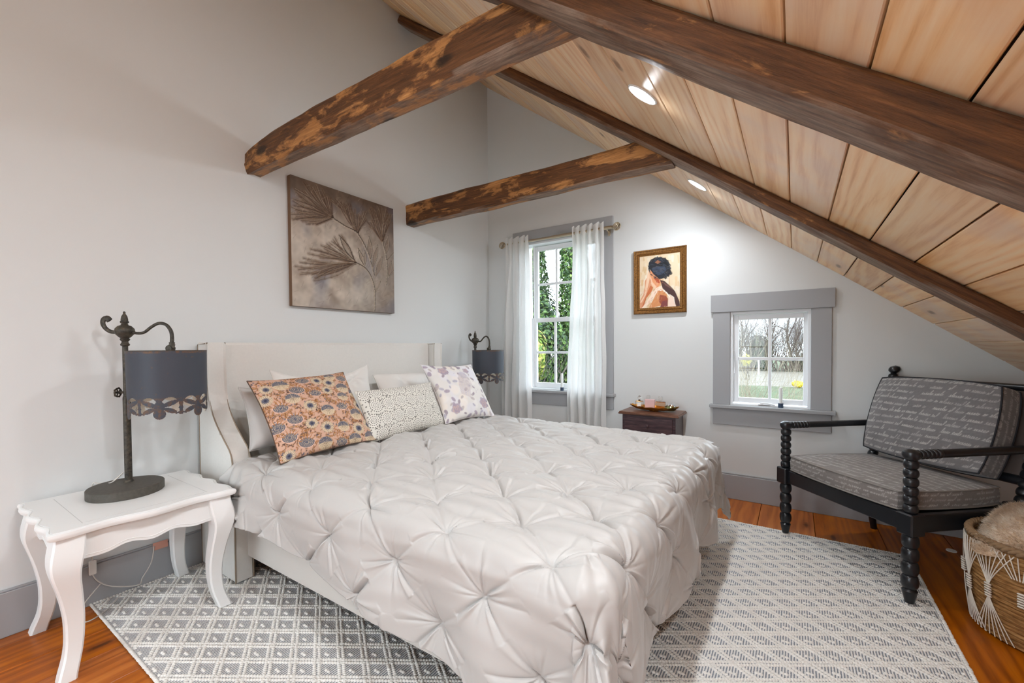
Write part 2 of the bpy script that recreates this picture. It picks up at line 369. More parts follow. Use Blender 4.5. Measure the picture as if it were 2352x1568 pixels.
# ------------------------------------------------------------------ beams
def beam(name, p0, p1, w, h, up, mat, label, seed, amp=.006, wob=None):
    """hewn timber from p0 to p1 (centre line of its top face); local Y runs along it"""
    p0, p1, up = map(lambda a: np.array(a, float), (p0, p1, up)); L = np.linalg.norm(p1-p0); Y = (p1-p0)/L; X = np.cross(Y, up); X /= np.linalg.norm(X); Z = np.cross(X, Y)
    n = int(L/.03); t = np.linspace(0, L, n); b = .012
    sec = np.array([(-w/2+b, 0), (w/2-b, 0), (w/2, -b), (w/2, -h/3), (w/2, -2*h/3), (w/2, -h+b), (w/2-b, -h), (0, -h), (-w/2+b, -h), (-w/2, -h+b), (-w/2, -2*h/3), (-w/2, -h/3), (-w/2, -b)])
    P = np.zeros((n, len(sec), 3)); wv = Waves(seed, 12, 2, 34); wz = Waves(seed+1, 12, 2, 30)
    for k, (x, z) in enumerate(sec):
        P[:, k, 0] = x+amp*wv(t, k*.9+0*t)*(.4+abs(x)/w); P[:, k, 1] = t; P[:, k, 2] = z+amp*wz(t, k*.7+0*t)
    if wob is not None: P[:, :, 2] += wob(t/L)[:, None]*(P[:, :, 2] > -h*.5)
    m = MB().grid(P, cv=True, flip=False); k = len(sec); m.f.append(list(range(k))[::-1]); m.f.append([(n-1)*k+i for i in range(k)])
    o = m.build(name, mat, smooth='auto')
    o.matrix_world = Matrix(((X[0], Y[0], Z[0], p0[0]), (X[1], Y[1], Z[1], p0[1]), (X[2], Y[2], Z[2], p0[2]), (0, 0, 0, 1)))
    return tag(o, label, 'beam', 'exposed ceiling timbers')
def rafter(y, w, h, label, seed):
    x1 = XR-.02
    beam('rafter_beam', (0.03, y, cz(.03)-.004), (x1, y, cz(x1)-.004), w, h*.796+.004, -EN, M_raf, label, seed, .0032)
rafter(-2.568, .158, .115, 'dark rough-hewn rafter under the sloped pine ceiling, nearest the camera', 3)
rafter(-1.205, .165, .070, 'slimmer rough-hewn rafter under the ceiling boards nearer the windows', 5)
beam('tie_beam', (.0, -2.487, 2.525), (2.235, -2.487, 2.525), .105, .178, (0, 0, 1), M_tie, 'worn orange-brown tie beam crossing above the flower relief canvas', 11, .007, lambda t: -.05*np.exp(-t*14))
beam('tie_beam', (.0, -1.168, 2.51), (2.26, -1.168, 2.51), .10, .182, (0, 0, 1), M_tie, 'shorter-looking worn tie beam meeting the rafter above the curtained window', 17, .006)

# ------------------------------------------------------------------ recessed lights
def downlight(y, label, x=2.283):
    X = ES; Z = -EN; Yv = np.cross(Z, X); c = np.array([x, y, cz(x)])
    r = thing('recessed_light', label, 'ceiling light', group='recessed lights in the sloped ceiling')
    r.matrix_world = Matrix(((X[0], Yv[0], Z[0], c[0]), (X[1], Yv[1], Z[1], c[1]), (X[2], Yv[2], Z[2], c[2]), (0, 0, 0, 1)))
    MB().lathe([(.066, -.001), (.068, -.005), (.076, -.004), (.078, 0), (.078, .004), (.066, .004), (.066, -.001)], 40).build('trim_ring', M_white, r, smooth=True)
    MB().lathe([(0, -.003), (.04, -.003), (.0665, -.002)], 40).build('lens', M_lens, r)
    sp = bpy.data.lights.new('downlight_beam', 'SPOT'); sp.energy = DOWNBEAM; sp.color = LAMPCOL; sp.spot_size = math.radians(165); sp.spot_blend = 1.0; sp.shadow_soft_size = .022
    q = c+EN*.006; so = bpy.data.objects.new('downlight_beam', sp); COL.objects.link(so); so.parent = r; so.matrix_parent_inverse = r.matrix_world.inverted(); so.location = q
for y, l in ((-1.873, 'lit recessed downlight in the ceiling boards between the two rafters'), (-.552, 'lit recessed downlight in the ceiling near the window wall'), (-3.19, 'lit recessed downlight in the ceiling above the camera'), (-4.51, 'lit recessed downlight in the ceiling at the rear of the room')): downlight(y, l)
downlight(-3.45, 'added unseen fill downlight low in the ceiling beside the camera', 3.15)  # extra lamp outside the view, added to brighten the chair and rug side
# ------------------------------------------------------------------ colour prints (flat prints painted into a colour raster, then onto vertices)
class Ras:
    def __init__(s, w, h, col):
        s.w, s.h = w, h; s.a = np.zeros((h, w, 3)); s.a[:] = col; s.z = np.zeros((h, w))
        s.Y, s.X = np.mgrid[0:h, 0:w].astype(float)
    def _box(s, x0, x1, y0, y1): return slice(max(0, int(y0)-2), min(s.h, int(y1)+3)), slice(max(0, int(x0)-2), min(s.w, int(x1)+3))
    def _put(s, b, d, col, al, soft, hgt=0):
        k = np.clip(.5-d/soft, 0, 1)*al; s.a[b] = s.a[b]*(1-k[..., None])+np.asarray(col)*k[..., None]
        if hgt: s.z[b] += k*hgt
    def ell(s, x, y, rx, ry, rot, col, al=1., soft=1., ring=0., n=0, lobe=0., ph=0.):
        """ellipse, optionally a ring or with n petals"""
        R = max(rx, ry)*(1+lobe)+ring+2; b = s._box(x-R, x+R, y-R, y+R); X, Y = s.X[b]-x, s.Y[b]-y
        if X.size == 0: return
        c, q = math.cos(rot), math.sin(rot); u, v = (X*c+Y*q)/rx, (-X*q+Y*c)/ry; r = np.hypot(u, v)
        e = 1+(lobe*np.cos(n*np.arctan2(v, u)+ph) if n else 0)
        d = (r-e)*min(rx, ry)
        if ring: d = abs(d)-ring
        s._put(b, d, col, al, soft)
    def seg(s, p, q, w0, w1, col, al=1., soft=1., hgt=0):
        x0, y0 = p; x1, y1 = q; m = max(w0, w1)+2; b = s._box(min(x0, x1)-m, max(x0, x1)+m, min(y0, y1)-m, max(y0, y1)+m); X, Y = s.X[b], s.Y[b]
        if X.size == 0: return
        dx, dy = x1-x0, y1-y0; t = np.clip(((X-x0)*dx+(Y-y0)*dy)/(dx*dx+dy*dy+1e-9), 0, 1)
        s._put(b, np.hypot(X-x0-t*dx, Y-y0-t*dy)-(w0+(w1-w0)*t), col, al, soft, hgt)
    def line(s, pts, w, col, al=1., soft=1., w1=None, hgt=0):
        k = len(pts)-1; w1 = w if w1 is None else w1
        for i in range(k): s.seg(pts[i], pts[i+1], w+(w1-w)*i/k, w+(w1-w)*(i+1)/k, col, al, soft, hgt)
    def poly(s, pts, col, al=1., soft=1.5):
        P = np.asarray(pts, float); b = s._box(P[:, 0].min(), P[:, 0].max(), P[:, 1].min(), P[:, 1].max()); X, Y = s.X[b], s.Y[b]
        ins = np.zeros(X.shape, bool); d = np.full(X.shape, 1e9)
        for (x0, y0), (x1, y1) in zip(P, np.roll(P, -1, 0)):
            c = ((y0 > Y) != (y1 > Y)) & (X < (x1-x0)*(Y-y0)/(y1-y0+1e-12)+x0); ins ^= c
            dx, dy = x1-x0, y1-y0; t = np.clip(((X-x0)*dx+(Y-y0)*dy)/(dx*dx+dy*dy+1e-9), 0, 1); d = np.minimum(d, np.hypot(X-x0-t*dx, Y-y0-t*dy))
        s._put(b, np.where(ins, -d, d), col, al, soft)
    def at(s, u, v, arr=None):
        """bilinear sample, u to the right and v upwards, both 0..1"""
        a = s.a if arr is None else arr
        x = np.clip(u*(s.w-1), 0, s.w-1.001); y = np.clip((1-v)*(s.h-1), 0, s.h-1.001); i, j = x.astype(int), y.astype(int); f, g = x-i, y-j
        if a.ndim == 3: f, g = f[..., None], g[..., None]
        return (a[j, i]*(1-f)+a[j, i+1]*f)*(1-g)+(a[j+1, i]*(1-f)+a[j+1, i+1]*f)*g

# ------------------------------------------------------------------ bed
M_linen = plain('white_linen_upholstery', srgb(228, 225, 219), .8, spec=.2, bump=.25, bscale=500., nscale=90., namt=.02)
M_pip = plain('upholstery_piping', srgb(150, 134, 116), .7)
M_rail = plain('bed_rail_fabric', srgb(214, 209, 202), .85, bump=.2, bscale=400.)
M_under = plain('black_dust_cloth', (.008, .008, .009), .95)
M_satin = NT('silver_beige_satin')
_n = M_satin.noise(M_satin.coord(), 900., 2.); M_satin.bump(_n, .06, .001)
M_satin = M_satin.done(srgb(190, 187, 183), .39, 0, .42, Sheen_Weight=.25, Sheen_Roughness=.4)
M_sham = plain('pale_satin_sham', srgb(232, 228, 222), .5, spec=.35)
M_sheet = plain('mattress_ticking', srgb(222, 220, 216), .85)
bed = thing('bed', 'white linen wingback bed with a tall panelled headboard', 'bed', (1.2, -1.89, 0)); BB = base(bed)
YO0, YO1, YI0, YI1 = -2.83, -.95, -2.735, -1.045             # wings: outer and inner planes
def P(nm, m, mat, par=bed, **k): return m.build(nm, mat, par, off=base(par), **k)
hb = P('headboard', MB().box(.03, .095, YI0, YI1, .12, 1.285, .014), M_linen, smooth='auto')
prof = spline([(.155, 1.285), (.150, 1.16), (.158, 1.02), (.19, .92), (.25, .84), (.335, .765), (.41, .70), (.432, .62), (.44, .45), (.44, .02)], 40)
for a, b in ((YO0, YI0), (YI1, YO1)):
    pts = [(.03, .02), *[tuple(q) for q in prof[::-1]], (.03, 1.285)]
    w = MB(); k = len(pts); pv = np.array(pts); c = pv.mean(0); e = .010
    ins = pv+(np.sign(c-pv)*e)
    v = np.concatenate([np.c_[ins[:, 0], np.full(k, a), ins[:, 1]], np.c_[pv[:, 0], np.full(k, a+e), pv[:, 1]], np.c_[pv[:, 0], np.full(k, b-e), pv[:, 1]], np.c_[ins[:, 0], np.full(k, b), ins[:, 1]]])
    f = [list(range(k)), [3*k+i for i in range(k)][::-1]]+[[r*k+(i+1) % k, r*k+i, (r+1)*k+i, (r+1)*k+(i+1) % k] for r in range(3) for i in range(k)]
    wo = P('wing', w.add(v, f), M_linen, smooth='auto')
    for y in (a+.003, b-.003):
        line = [(q[0]+.001, y, q[1]) for q in prof]
        P('piping', MB().tube(line, .0035, 6), M_pip, wo, smooth=True)
    P('piping', MB().tube([(.045, a-.001, .03), (.045, a-.001, 1.275), (.14, a-.001, 1.279)], .0028, 5), M_pip, wo, smooth=True)
for y in (-2.745, -1.065): P('side_rail', MB().box(.43, 2.30, y-.02, y+.02, .135, .34, .01), M_rail)
P('foot_rail', MB().box(2.27, 2.32, -2.74, -1.05, .135, .34, .01), M_rail)
P('slat_deck', MB().box(.10, 2.27, -2.73, -1.07, .26, .32), M_under)
for x in (.55, 2.2):
    for y in (-2.60, -1.2): P('leg', MB().lathe([(.022, .0165), (.024, .02), (.032, .135), (.032, .26)], 14, (x, y, 0)), M_under, smooth='auto')
P('leg', MB().lathe([(.022, .0165), (.024, .02), (.032, .135), (.032, .26)], 14, (1.3, -1.9, 0)), M_under, smooth='auto')
def soft_box(x0, x1, y0, y1, z0, z1, r=.05, n=6):
    m = MB(); a = np.linspace(0, pi/2, n); zz = []; ins = []
    for t in a: zz.append(z0+r-r*math.cos(t)); ins.append(r-r*math.sin(t))
    for t in a: zz.append(z1-r+r*math.sin(t)); ins.append(r-r*math.cos(t))
    rows = []
    for z, i in zip(zz, ins):
        c = []
        for cx, cy, st in ((x1-r, y1-r, 0), (x0+r, y1-r, 1), (x0+r, y0+r, 2), (x1-r, y0+r, 3)):
            for t in np.linspace(0, pi/2, n): c.append((cx+(r-i)*math.cos(t+st*pi/2), cy+(r-i)*math.sin(t+st*pi/2), z))
        rows.append(c)
    R = np.array(rows); k = R.shape[1]; m.grid(R, cv=True, flip=True); m.f.append(list(range(k))[::-1]); m.f.append([(len(zz)-1)*k+i for i in range(k)]); return m
tag(soft_box(.10, 2.26, -2.70, -1.08, .322, .60, .06).build('mattress', M_sheet, smooth='auto'), 'white mattress lying on the bed under the comforter', 'mattress')

# ------------------------------------------------------------------ comforter with gathered pintucks on a diamond grid
def comforter():
    XF, YN, YFar, ZT, R = 2.40, -2.775, -1.0, .660, .09
    PS, PT = .195, .1725
    sx = np.concatenate([np.linspace(.30, 3.0, 640)]); nt = 640
    S = np.zeros((len(sx), nt)); T = np.zeros_like(S)
    for i, s in enumerate(sx):
        dn = .335+.135*sm((s-.5)/1.7)+.012*math.sin(s*7); df = .42+.012*math.sin(s*6+1)
        tt = np.linspace(0, 1, nt); tt = .62*tt+.38*tt**2.2; T[i] = YN-dn+(YFar+df-YN+dn)*tt; S[i] = s
    lim = XF+.47+.012*np.sin(T*8); S = .45+(S-.30)/(3.0-.30)*(lim-.45)
    du = np.maximum(0, S-XF); dn = np.maximum(0, YN-T); df = np.maximum(0, T-YFar); dv = dn+df; sg = np.where(df > 0, 1., -1.)
    # lengthen the corner a little less than the full diagonal
    d = np.hypot(du, dv); d = np.where((du > 0) & (dv > 0), np.minimum(d, .47+.62*(d-.47)*(d > .47)+0*d), d)
    ux = np.where(d > 1e-6, du/np.maximum(np.hypot(du, dv), 1e-9), 0); uy = np.where(d > 1e-6, dv/np.maximum(np.hypot(du, dv), 1e-9), 0)
    ang = np.arctan2(dv, np.maximum(du, 1e-9)); arc = np.minimum(d/R, pi/2); rest = np.maximum(0, d-R*pi/2)
    fl = .05+.16*np.sin(2*ang)**2*((du > 0) & (dv > 0))
    corner = ((du > 0) & (dv > 0))*np.sin(2*ang)**2
    fold = .028*sm(rest/.25)*np.sin(S*9.0+T*2.0+1.0+1.2*np.sin(S*3))*(dv > 0)*(du <= 0)+.030*sm(rest/.25)*np.sin(T*9.5+2.0+np.sin(T*4))*(du > 0)*(dv <= 0)
    fold = fold+.016*np.exp(-np.maximum(0, S-.45)/.09)*np.sin(S*75+T*22)*sm(dn/.05)*(dn > 0)
    fold = fold+corner*.03*sm(rest/.2)*np.sin(ang*9.0+.6)
    out = R*np.sin(arc)+fl*rest+fold; dz = R*(1-np.cos(arc))+rest*np.sqrt(np.maximum(.2, 1-fl*fl))
    X = np.minimum(S, XF)+ux*out; Y = np.clip(T, YN, YFar)+sg*uy*out; Z = ZT-dz
    # gentle crown of the bed top and bunched head end
    X = X-.13*sm((dn-.06)/.18)*np.exp(-np.maximum(0, S-.45)/.10)
    top = np.exp(-dv/.1)*np.exp(-du/.1)
    Z = Z+.012*Waves(4, 10, 1.5, 4)(S, T)*top+.02*top*np.sin(pi*np.clip((T-YN)/(YFar-YN), 0, 1))
    Pm = np.stack([X, Y, Z], -1)
    gu = np.gradient(Pm, axis=0); gv = np.gradient(Pm, axis=1); N = np.cross(gu, gv); N /= np.linalg.norm(N, axis=-1)[..., None]+1e-12
    # tucks
    wob = Waves(21, 8, 2, 6)
    s2 = S+.014*wob(S, T); t2 = T+.012*Waves(22, 8, 2, 6)(S, T)
    j = np.round((t2+2.30)/PT); best = np.full(S.shape, 9.); bs = np.zeros_like(S); bt = np.zeros_like(S); bi = np.zeros_like(S)
    for dj in (-1, 0, 1):
        jj = j+dj; ph = np.where(np.mod(jj, 2) == 0, 2.10, 2.10+PS); k = np.round((s2-ph)/(2*PS))
        cs = ph+k*2*PS; ct = -2.30+jj*PT; r = np.hypot(s2-cs, t2-ct); m = r < best
        best = np.where(m, r, best); bs = np.where(m, cs, bs); bt = np.where(m, ct, bt); bi = np.where(m, np.mod(jj*31+k*17, 97), bi)
    a = ((s2-2.10)/PS+(t2+2.30)/PT)/2; b = ((s2-2.10)/PS-(t2+2.30)/PT)/2
    q = np.abs(np.sin(pi*a)*np.sin(pi*b)); th = np.arctan2(t2-bt, s2-bs); r = best
    rnd = lambda m_: np.mod(np.sin(bi*12.9898+m_*78.233)*43758.5453, 1.0)
    tp = np.clip(top*1.2, 0, 1)
    h = (.007+.013*tp)*(.5*q**.55+.6*(1-np.exp(-(r/.085)**2)))*(1+.35*wob(S*2, T*2))+.019*(1-np.exp(-r/.030))
    crease = np.zeros_like(S); fine = np.zeros_like(S); da = math.atan2(PT, PS)
    for k, (d0, w0, jt) in enumerate(((da, 1., .12), (pi-da, 1., .12), (-da, 1., .12), (da-pi, 1., .12), (pi/2, .5, .8), (-pi/2, .5, .8), (0., .45, .7), (pi, .45, .7))):
        dth = np.mod(th-d0-(rnd(k+1)-.5)*jt+pi, 2*pi)-pi; ln = np.maximum(np.abs(dth)*r, .0)/(.0026+.034*r)
        w = w0*(.25+1.5*rnd(k+11)**2.2)
        crease += w*(np.exp(-ln)-.60*np.exp(-((dth*np.sign(rnd(k+21)-.5)-.15)/.09)**2))*np.exp(-(r/(.075+.09*rnd(k+51)))**2)
    for k in range(7):
        dth = np.abs(np.mod(th-rnd(k+31)*6.283+pi, 2*pi)-pi); fine += (.4+rnd(k+41))*np.exp(-dth*r/(.0022+.022*r))
    h = h-.023*crease*(1-np.exp(-r/.012))-.007*fine*(1-np.exp(-r/.010))*np.exp(-(r/.06)**1.5)
    # soft drag folds running from tuck to tuck along the bed
    h = h+.0045*np.sin(2*pi*(t2/.085+.7*wob(S*.8, T*.5)))*sm(q*2)*(.15+.85*tp)
    h = h+.0035*Waves(33, 16, 8, 22)(S, T*1.6)*(.4+.6*tp)
    h = h+.0008*Waves(31, 22, 25, 80)(S, T)
    h = h*(1-.35*corner)
    Pm = Pm+N*(h-.022)[..., None]
    m = MB().grid(Pm, flip=False)
    o = m.build('comforter', M_satin, smooth=True)
    md = o.modifiers.new('thickness', 'SOLIDIFY'); md.thickness = .012; md.offset = -1; md.use_rim_only = True
    return tag(o, 'silver beige pintucked comforter draped over the bed', 'comforter')
comforter()
# ------------------------------------------------------------------ pillows
def pillow(name, w, h, t, mat, label, cat, O, X, Y, ras=None, n=(70, 70), wr=.004, seed=1, pinch=.055, tuck=None, group=None, pip=None, sag=0.):
    """knife-edged cushion; O = centre, X = width direction, Y = height direction (world vectors)"""
    X = np.array(X, float); X /= np.linalg.norm(X); Y = np.array(Y, float); Y -= X*(X@Y); Y /= np.linalg.norm(Y); Z = np.cross(X, Y)
    u = np.sin(np.linspace(-pi/2, pi/2, n[0])*.94)/math.sin(pi/2*.94); v = np.sin(np.linspace(-pi/2, pi/2, n[1])*.94)/math.sin(pi/2*.94)
    U, V = np.meshgrid(u, v, indexing='ij')
    px = w/2*U*(1-pinch*(1-V**2)*np.abs(U)**3-.02*(1-V**2)); py = h/2*V*(1-pinch*(1-U**2)*np.abs(V)**3-.02*(1-U**2))
    th = ((1-U**2)*(1-V**2)); T = t/2*th**.42*(1-.25*np.abs(U*V))
    g = Waves(seed, 16, 10, 34); crn = np.clip(np.abs(U*V)*1.6, 0, 1)
    T2 = T+wr*g(px, py)*th**.25*(.6+1.6*crn)
    if tuck is not None:
        for (a, b) in tuck:
            r = np.hypot(px-a, py-b); tt = np.arctan2(py-b, px-a); T2 = T2-.03*np.exp(-r/.035)*(th > .02)+.006*np.cos(6*tt+a*30)*np.exp(-r/.07)*(1-np.exp(-r/.012))
    py = py-sag*(1-U**2)*(V > 0)*V**2
    m = MB(); r_ = thing(name, label, cat, tuple(O), group=group); r_.matrix_world = Matrix(((X[0], Y[0], Z[0], O[0]), (X[1], Y[1], Z[1], O[1]), (X[2], Y[2], Z[2], O[2]), (0, 0, 0, 1)))
    m.grid(np.stack([px, py, np.maximum(T2, .001)], -1)); ia = np.unique(np.r_[0:n[0]:4, n[0]-1]); ja = np.unique(np.r_[0:n[1]:4, n[1]-1]); sel = np.ix_(ia, ja); m.grid(np.stack([px, py, -np.maximum(T, .001)], -1)[sel], flip=True)
    col = None
    if ras is not None: c = ras.at((U+1)/2, (V+1)/2); col = np.concatenate([c.reshape(-1, 3), c[sel].reshape(-1, 3)])
    m.build('cover', mat, r_, smooth=True, col=col)
    e = np.concatenate([np.stack([px[:, 0], py[:, 0]], -1), np.stack([px[-1, 1:], py[-1, 1:]], -1), np.stack([px[-2::-1, -1], py[-2::-1, -1]], -1), np.stack([px[0, -2:0:-1], py[0, -2:0:-1]], -1)])
    MB().tube(np.c_[e, np.zeros(len(e))], .0035, 5, closed=True).build('seam_piping', pip or mat, r_, smooth=True, col=None if ras is None or pip else np.tile(ras.a.mean((0, 1)), (len(e)*5, 1)))
    return r_
# block print: pink orange ground, slate blue flower heads, ochre leaves
def print_floral():
    g = random.Random(5); R = Ras(520, 500, srgb(206, 166, 144)); slate, dk, och, crm = srgb(98, 98, 110), srgb(78, 58, 52), srgb(172, 116, 66), srgb(212, 190, 160)
    for k in range(520):
        x, y = g.uniform(0, 520), g.uniform(0, 500); a = g.uniform(0, 6.28); L = g.uniform(12, 30)
        pts = [(x+L*t*math.cos(a+t*1.6), y+L*t*math.sin(a+t*1.6)) for t in np.linspace(0, 1, 7)]
        R.line(pts, 1.4, dk if k % 2 else och, .85)
        for q in pts[1:]: R.ell(q[0]+g.uniform(-3, 3), q[1]+g.uniform(-3, 3), 3.2, 1.8, g.uniform(0, 3), och if k % 3 else dk, .9)
    for k in range(230):
        x, y, a = g.uniform(0, 520), g.uniform(0, 500), g.uniform(0, 6.28)
        R.ell(x, y, 14, 5.5, a, dk, .9); R.ell(x, y, 12, 4, a, och); R.line([(x-11*math.cos(a), y-11*math.sin(a)), (x+11*math.cos(a), y+11*math.sin(a))], .6, crm)
    for k in range(260): R.ell(g.uniform(0, 520), g.uniform(0, 500), 4.2, 4.2, 0, dk if k % 2 else slate, .9, n=5, lobe=.4)
    sp = [(46, 84), (120, 70), (235, 52), (310, 66), (400, 40), (180, 120), (372, 92), (140, 175), (262, 160), (336, 150), (440, 140), (66, 220), (205, 240), (410, 205), (110, 300), (500, 270), (285, 285), (375, 270), (180, 345), (450, 330), (60, 390), (250, 385), (340, 395), (130, 440), (430, 420), (220, 470), (310, 480), (40, 480), (490, 480), (470, 60), (20, 150), (505, 180), (20, 320), (510, 400), (390, 480)]
    for i, (x, y) in enumerate(sp):
        s = 30+(i*7 % 9)
        if i % 3 == 0:
            R.ell(x, y, s, s, 0, crm, 1, n=16, lobe=.10); R.ell(x, y, s*.97, s*.97, 0, dk, .7, ring=.7, n=16, lobe=.10)
            for a in np.arange(0, 6.28, .39): R.seg((x+s*.5*math.cos(a), y+s*.5*math.sin(a)), (x+s*.9*math.cos(a), y+s*.9*math.sin(a)), .8, .4, slate)
            R.ell(x, y, s*.48, s*.48, 0, slate, 1, n=12, lobe=.12); R.ell(x, y, s*.2, s*.2, 0, srgb(60, 62, 80))
        elif i % 3 == 1:
            R.ell(x, y, s*1.1, s*1.0, 0, crm); R.poly([(x-s*1.05, y), (x-s*.9, y-s*.6), (x-s*.3, y-s*.98), (x+s*.4, y-s*.95), (x+s*.95, y-s*.5), (x+s*1.05, y+s*.05), (x+s*.4, y-s*.05), (x-s*.4, y-s*.1)], slate)
            for a in np.linspace(3.3, 6.1, 9): R.seg((x, y+2), (x+s*math.cos(a), y+s*math.sin(a)), .7, .5, crm, .8)
            for a in np.linspace(.3, 2.8, 7): R.seg((x+s*.2*math.cos(a), y), (x+s*.9*math.cos(a), y+s*.8*math.sin(a)), .8, .5, dk, .8)
        else:
            R.ell(x, y, s*1.05, s*.8, .2, srgb(238, 200, 176)); R.ell(x, y, s*.98, s*.72, .2, slate)
            for r in (.8, .55, .3): R.ell(x, y, s*.95*r, s*.7*r, .2, crm, .9, ring=.8, n=14, lobe=.08)
            for a in np.linspace(3.7, 5.8, 6): R.seg((x+s*.8*math.cos(a), y+s*.6*math.sin(a)), (x+s*1.6*math.cos(a), y+s*1.4*math.sin(a)), 2.6, .6, och)
    return R
def print_crochet():
    R = Ras(420, 210, srgb(220, 216, 206)); d = srgb(52, 44, 38)
    g = random.Random(3)
    for k in range(900): R.ell(g.uniform(0, 420), g.uniform(0, 210), 2.5, 1.8, g.uniform(0, 3), d, .95)
    for j in range(4):
        for i in range(8):
            x, y = 20+i*60+(30 if j % 2 else 0), 18+j*58; R.ell(x, y, 28, 28, 0, srgb(226, 222, 212))
            for rr, n, s in ((5, 6, 1.3), (11, 10, 1.6), (18, 15, 1.6), (26, 18, 1.9)):
                for k in range(n): a = k*2*pi/n+rr; R.ell(x+rr*math.cos(a), y+rr*math.sin(a), s*1.0, s*1.4, a, d, .95)
            for rr in (8, 14.5, 22): R.ell(x, y, rr, rr, 0, srgb(240, 236, 228), .7, ring=.7)
    return R
def print_roses():
    g = random.Random(9); R = Ras(420, 420, srgb(226, 222, 217)); pu, pk, gy = srgb(172, 158, 172), srgb(206, 178, 168), srgb(188, 184, 196)
    for k in range(60):
        x, y = g.uniform(0, 420), g.uniform(0, 420); R.ell(x, y, g.uniform(18, 50), g.uniform(14, 36), g.uniform(0, 3), g.choice([srgb(240, 228, 214), srgb(226, 224, 232), srgb(238, 234, 230)]), .5, soft=14)
    for k in range(80):
        x, y, a, s = g.uniform(0, 420), g.uniform(0, 420), g.uniform(0, 6.28), g.uniform(10, 20)
        c = g.choice([pu, gy, srgb(160, 146, 156), srgb(196, 186, 184)]); R.ell(x, y, s, s*.68, a, c, .85, soft=2, n=2, lobe=.08)
        for q in (-.5, 0, .5): R.seg((x-s*.8*math.cos(a), y-s*.8*math.sin(a)), (x+s*.7*math.cos(a+q), y+s*.7*math.sin(a+q)), .6, .4, tuple(v*.7 for v in c), .7)
    for (x, y, s) in ((110, 70, 34), (330, 330, 40), (90, 350, 36), (300, 70, 26)):
        for rr in np.linspace(1, .2, 7): R.ell(x+g.uniform(-4, 4), y+g.uniform(-4, 4), s*rr, s*rr*.9, g.uniform(0, 3), pk if int(rr*10) % 2 else pu, .75, soft=2, n=5, lobe=.12)
    # pale bird-like plume in the middle of the print
    for q in np.linspace(-.5, .5, 16): R.line([(240+60*q, 90+20*abs(q)), (215+90*q, 190), (190+60*q, 270+30*q)], 2.2, [srgb(196, 182, 186), srgb(206, 190, 178)][int(abs(q)*20) % 2], .55)
    R.ell(245, 110, 34, 30, .3, srgb(196, 190, 202), .7, soft=5); R.ell(232, 170, 52, 70, .3, srgb(208, 198, 196), .45, soft=12)
    for k in range(40): x, y = g.gauss(240, 30), g.gauss(170, 50); R.ell(x, y, 6, 3, g.uniform(0, 3), srgb(168, 158, 170), .5, ring=.6)
    return R
M_print = vcol('printed_cotton', .85, bump=.2, bscale=700.); M_croc = vcol('crochet_lace', .9, bump=.35, bscale=500.)
M_dkpip = plain('dark_edging', srgb(92, 74, 62), .8)
def cush(name, bl, br, tl, tr, t, *a, **k):
    """cushion laid through four measured corner points"""
    bl, br, tl, tr = map(lambda q: np.array(q, float), (bl, br, tl, tr)); O = (bl+br+tl+tr)/4; X = (br-bl+tr-tl)/2; Y = (tl-bl+tr-br)/2
    return pillow(name, np.linalg.norm(X), np.linalg.norm(Y), t, *a, O=O, X=X, Y=Y, **k)
zc = .71
GP = 'pillows piled against the headboard'
# X to the right seen from the foot of the bed means +Y, so the cushion fronts face +X
cush('bed_sham', (.45, -2.70, .70), (.49, -2.12, .70), (.31, -2.79, 1.04), (.33, -2.18, 1.01), .20, M_satin, 'creased pale grey satin sham at the near end of the headboard', 'pillow', seed=3, wr=.026, tuck=[(-.12, .0), (.12, .05), (0, -.1)], group=GP, sag=.03)
cush('bed_sham', (.30, -2.50, .72), (.30, -1.80, .72), (.20, -2.52, 1.11), (.20, -1.79, 1.135), .13, M_sham, 'white pintucked sham with its corner peak rising above the crochet cushion', 'pillow', seed=8, wr=.010, tuck=[(-.15, .06), (.14, .07), (.2, .12), (0, -.06)], group=GP, sag=.07)
cush('bed_sham', (.36, -1.77, .72), (.38, -1.16, .70), (.22, -1.77, 1.045), (.22, -1.12, 1.01), .14, M_sham, 'low white pintucked sham at the far end of the headboard', 'pillow', seed=12, wr=.012, tuck=[(-.08, .10), (.16, .06), (.24, -.02)], group=GP, sag=-.02)
cush('throw_pillow', (.73, -2.74, zc-.03), (.76, -2.16, zc-.03), (.43, -2.745, 1.065), (.43, -2.18, 1.10), .15, M_print, 'square cushion in pink-orange print with slate-blue flowers', 'pillow', ras=print_floral(), n=(190, 190), seed=5, wr=.005, group=GP, pip=M_dkpip, pinch=.05)
cush('lumbar_pillow', (.75, -2.18, zc-.035), (.73, -1.54, zc-.02), (.60, -2.23, .98), (.60, -1.54, .98), .14, M_croc, 'oblong off-white crochet lace cushion in the middle of the bed', 'pillow', ras=print_crochet(), n=(360, 190), seed=6, wr=.004, group=GP, pinch=.03)
cush('throw_pillow', (.75, -1.555, zc-.03), (.80, -1.0, zc-.03), (.50, -1.54, 1.125), (.50, -.95, 1.085), .15, M_print, 'square white cushion with faded mauve roses near the window', 'pillow', ras=print_roses(), n=(150, 150), seed=7, wr=.006, group=GP, pinch=.075)

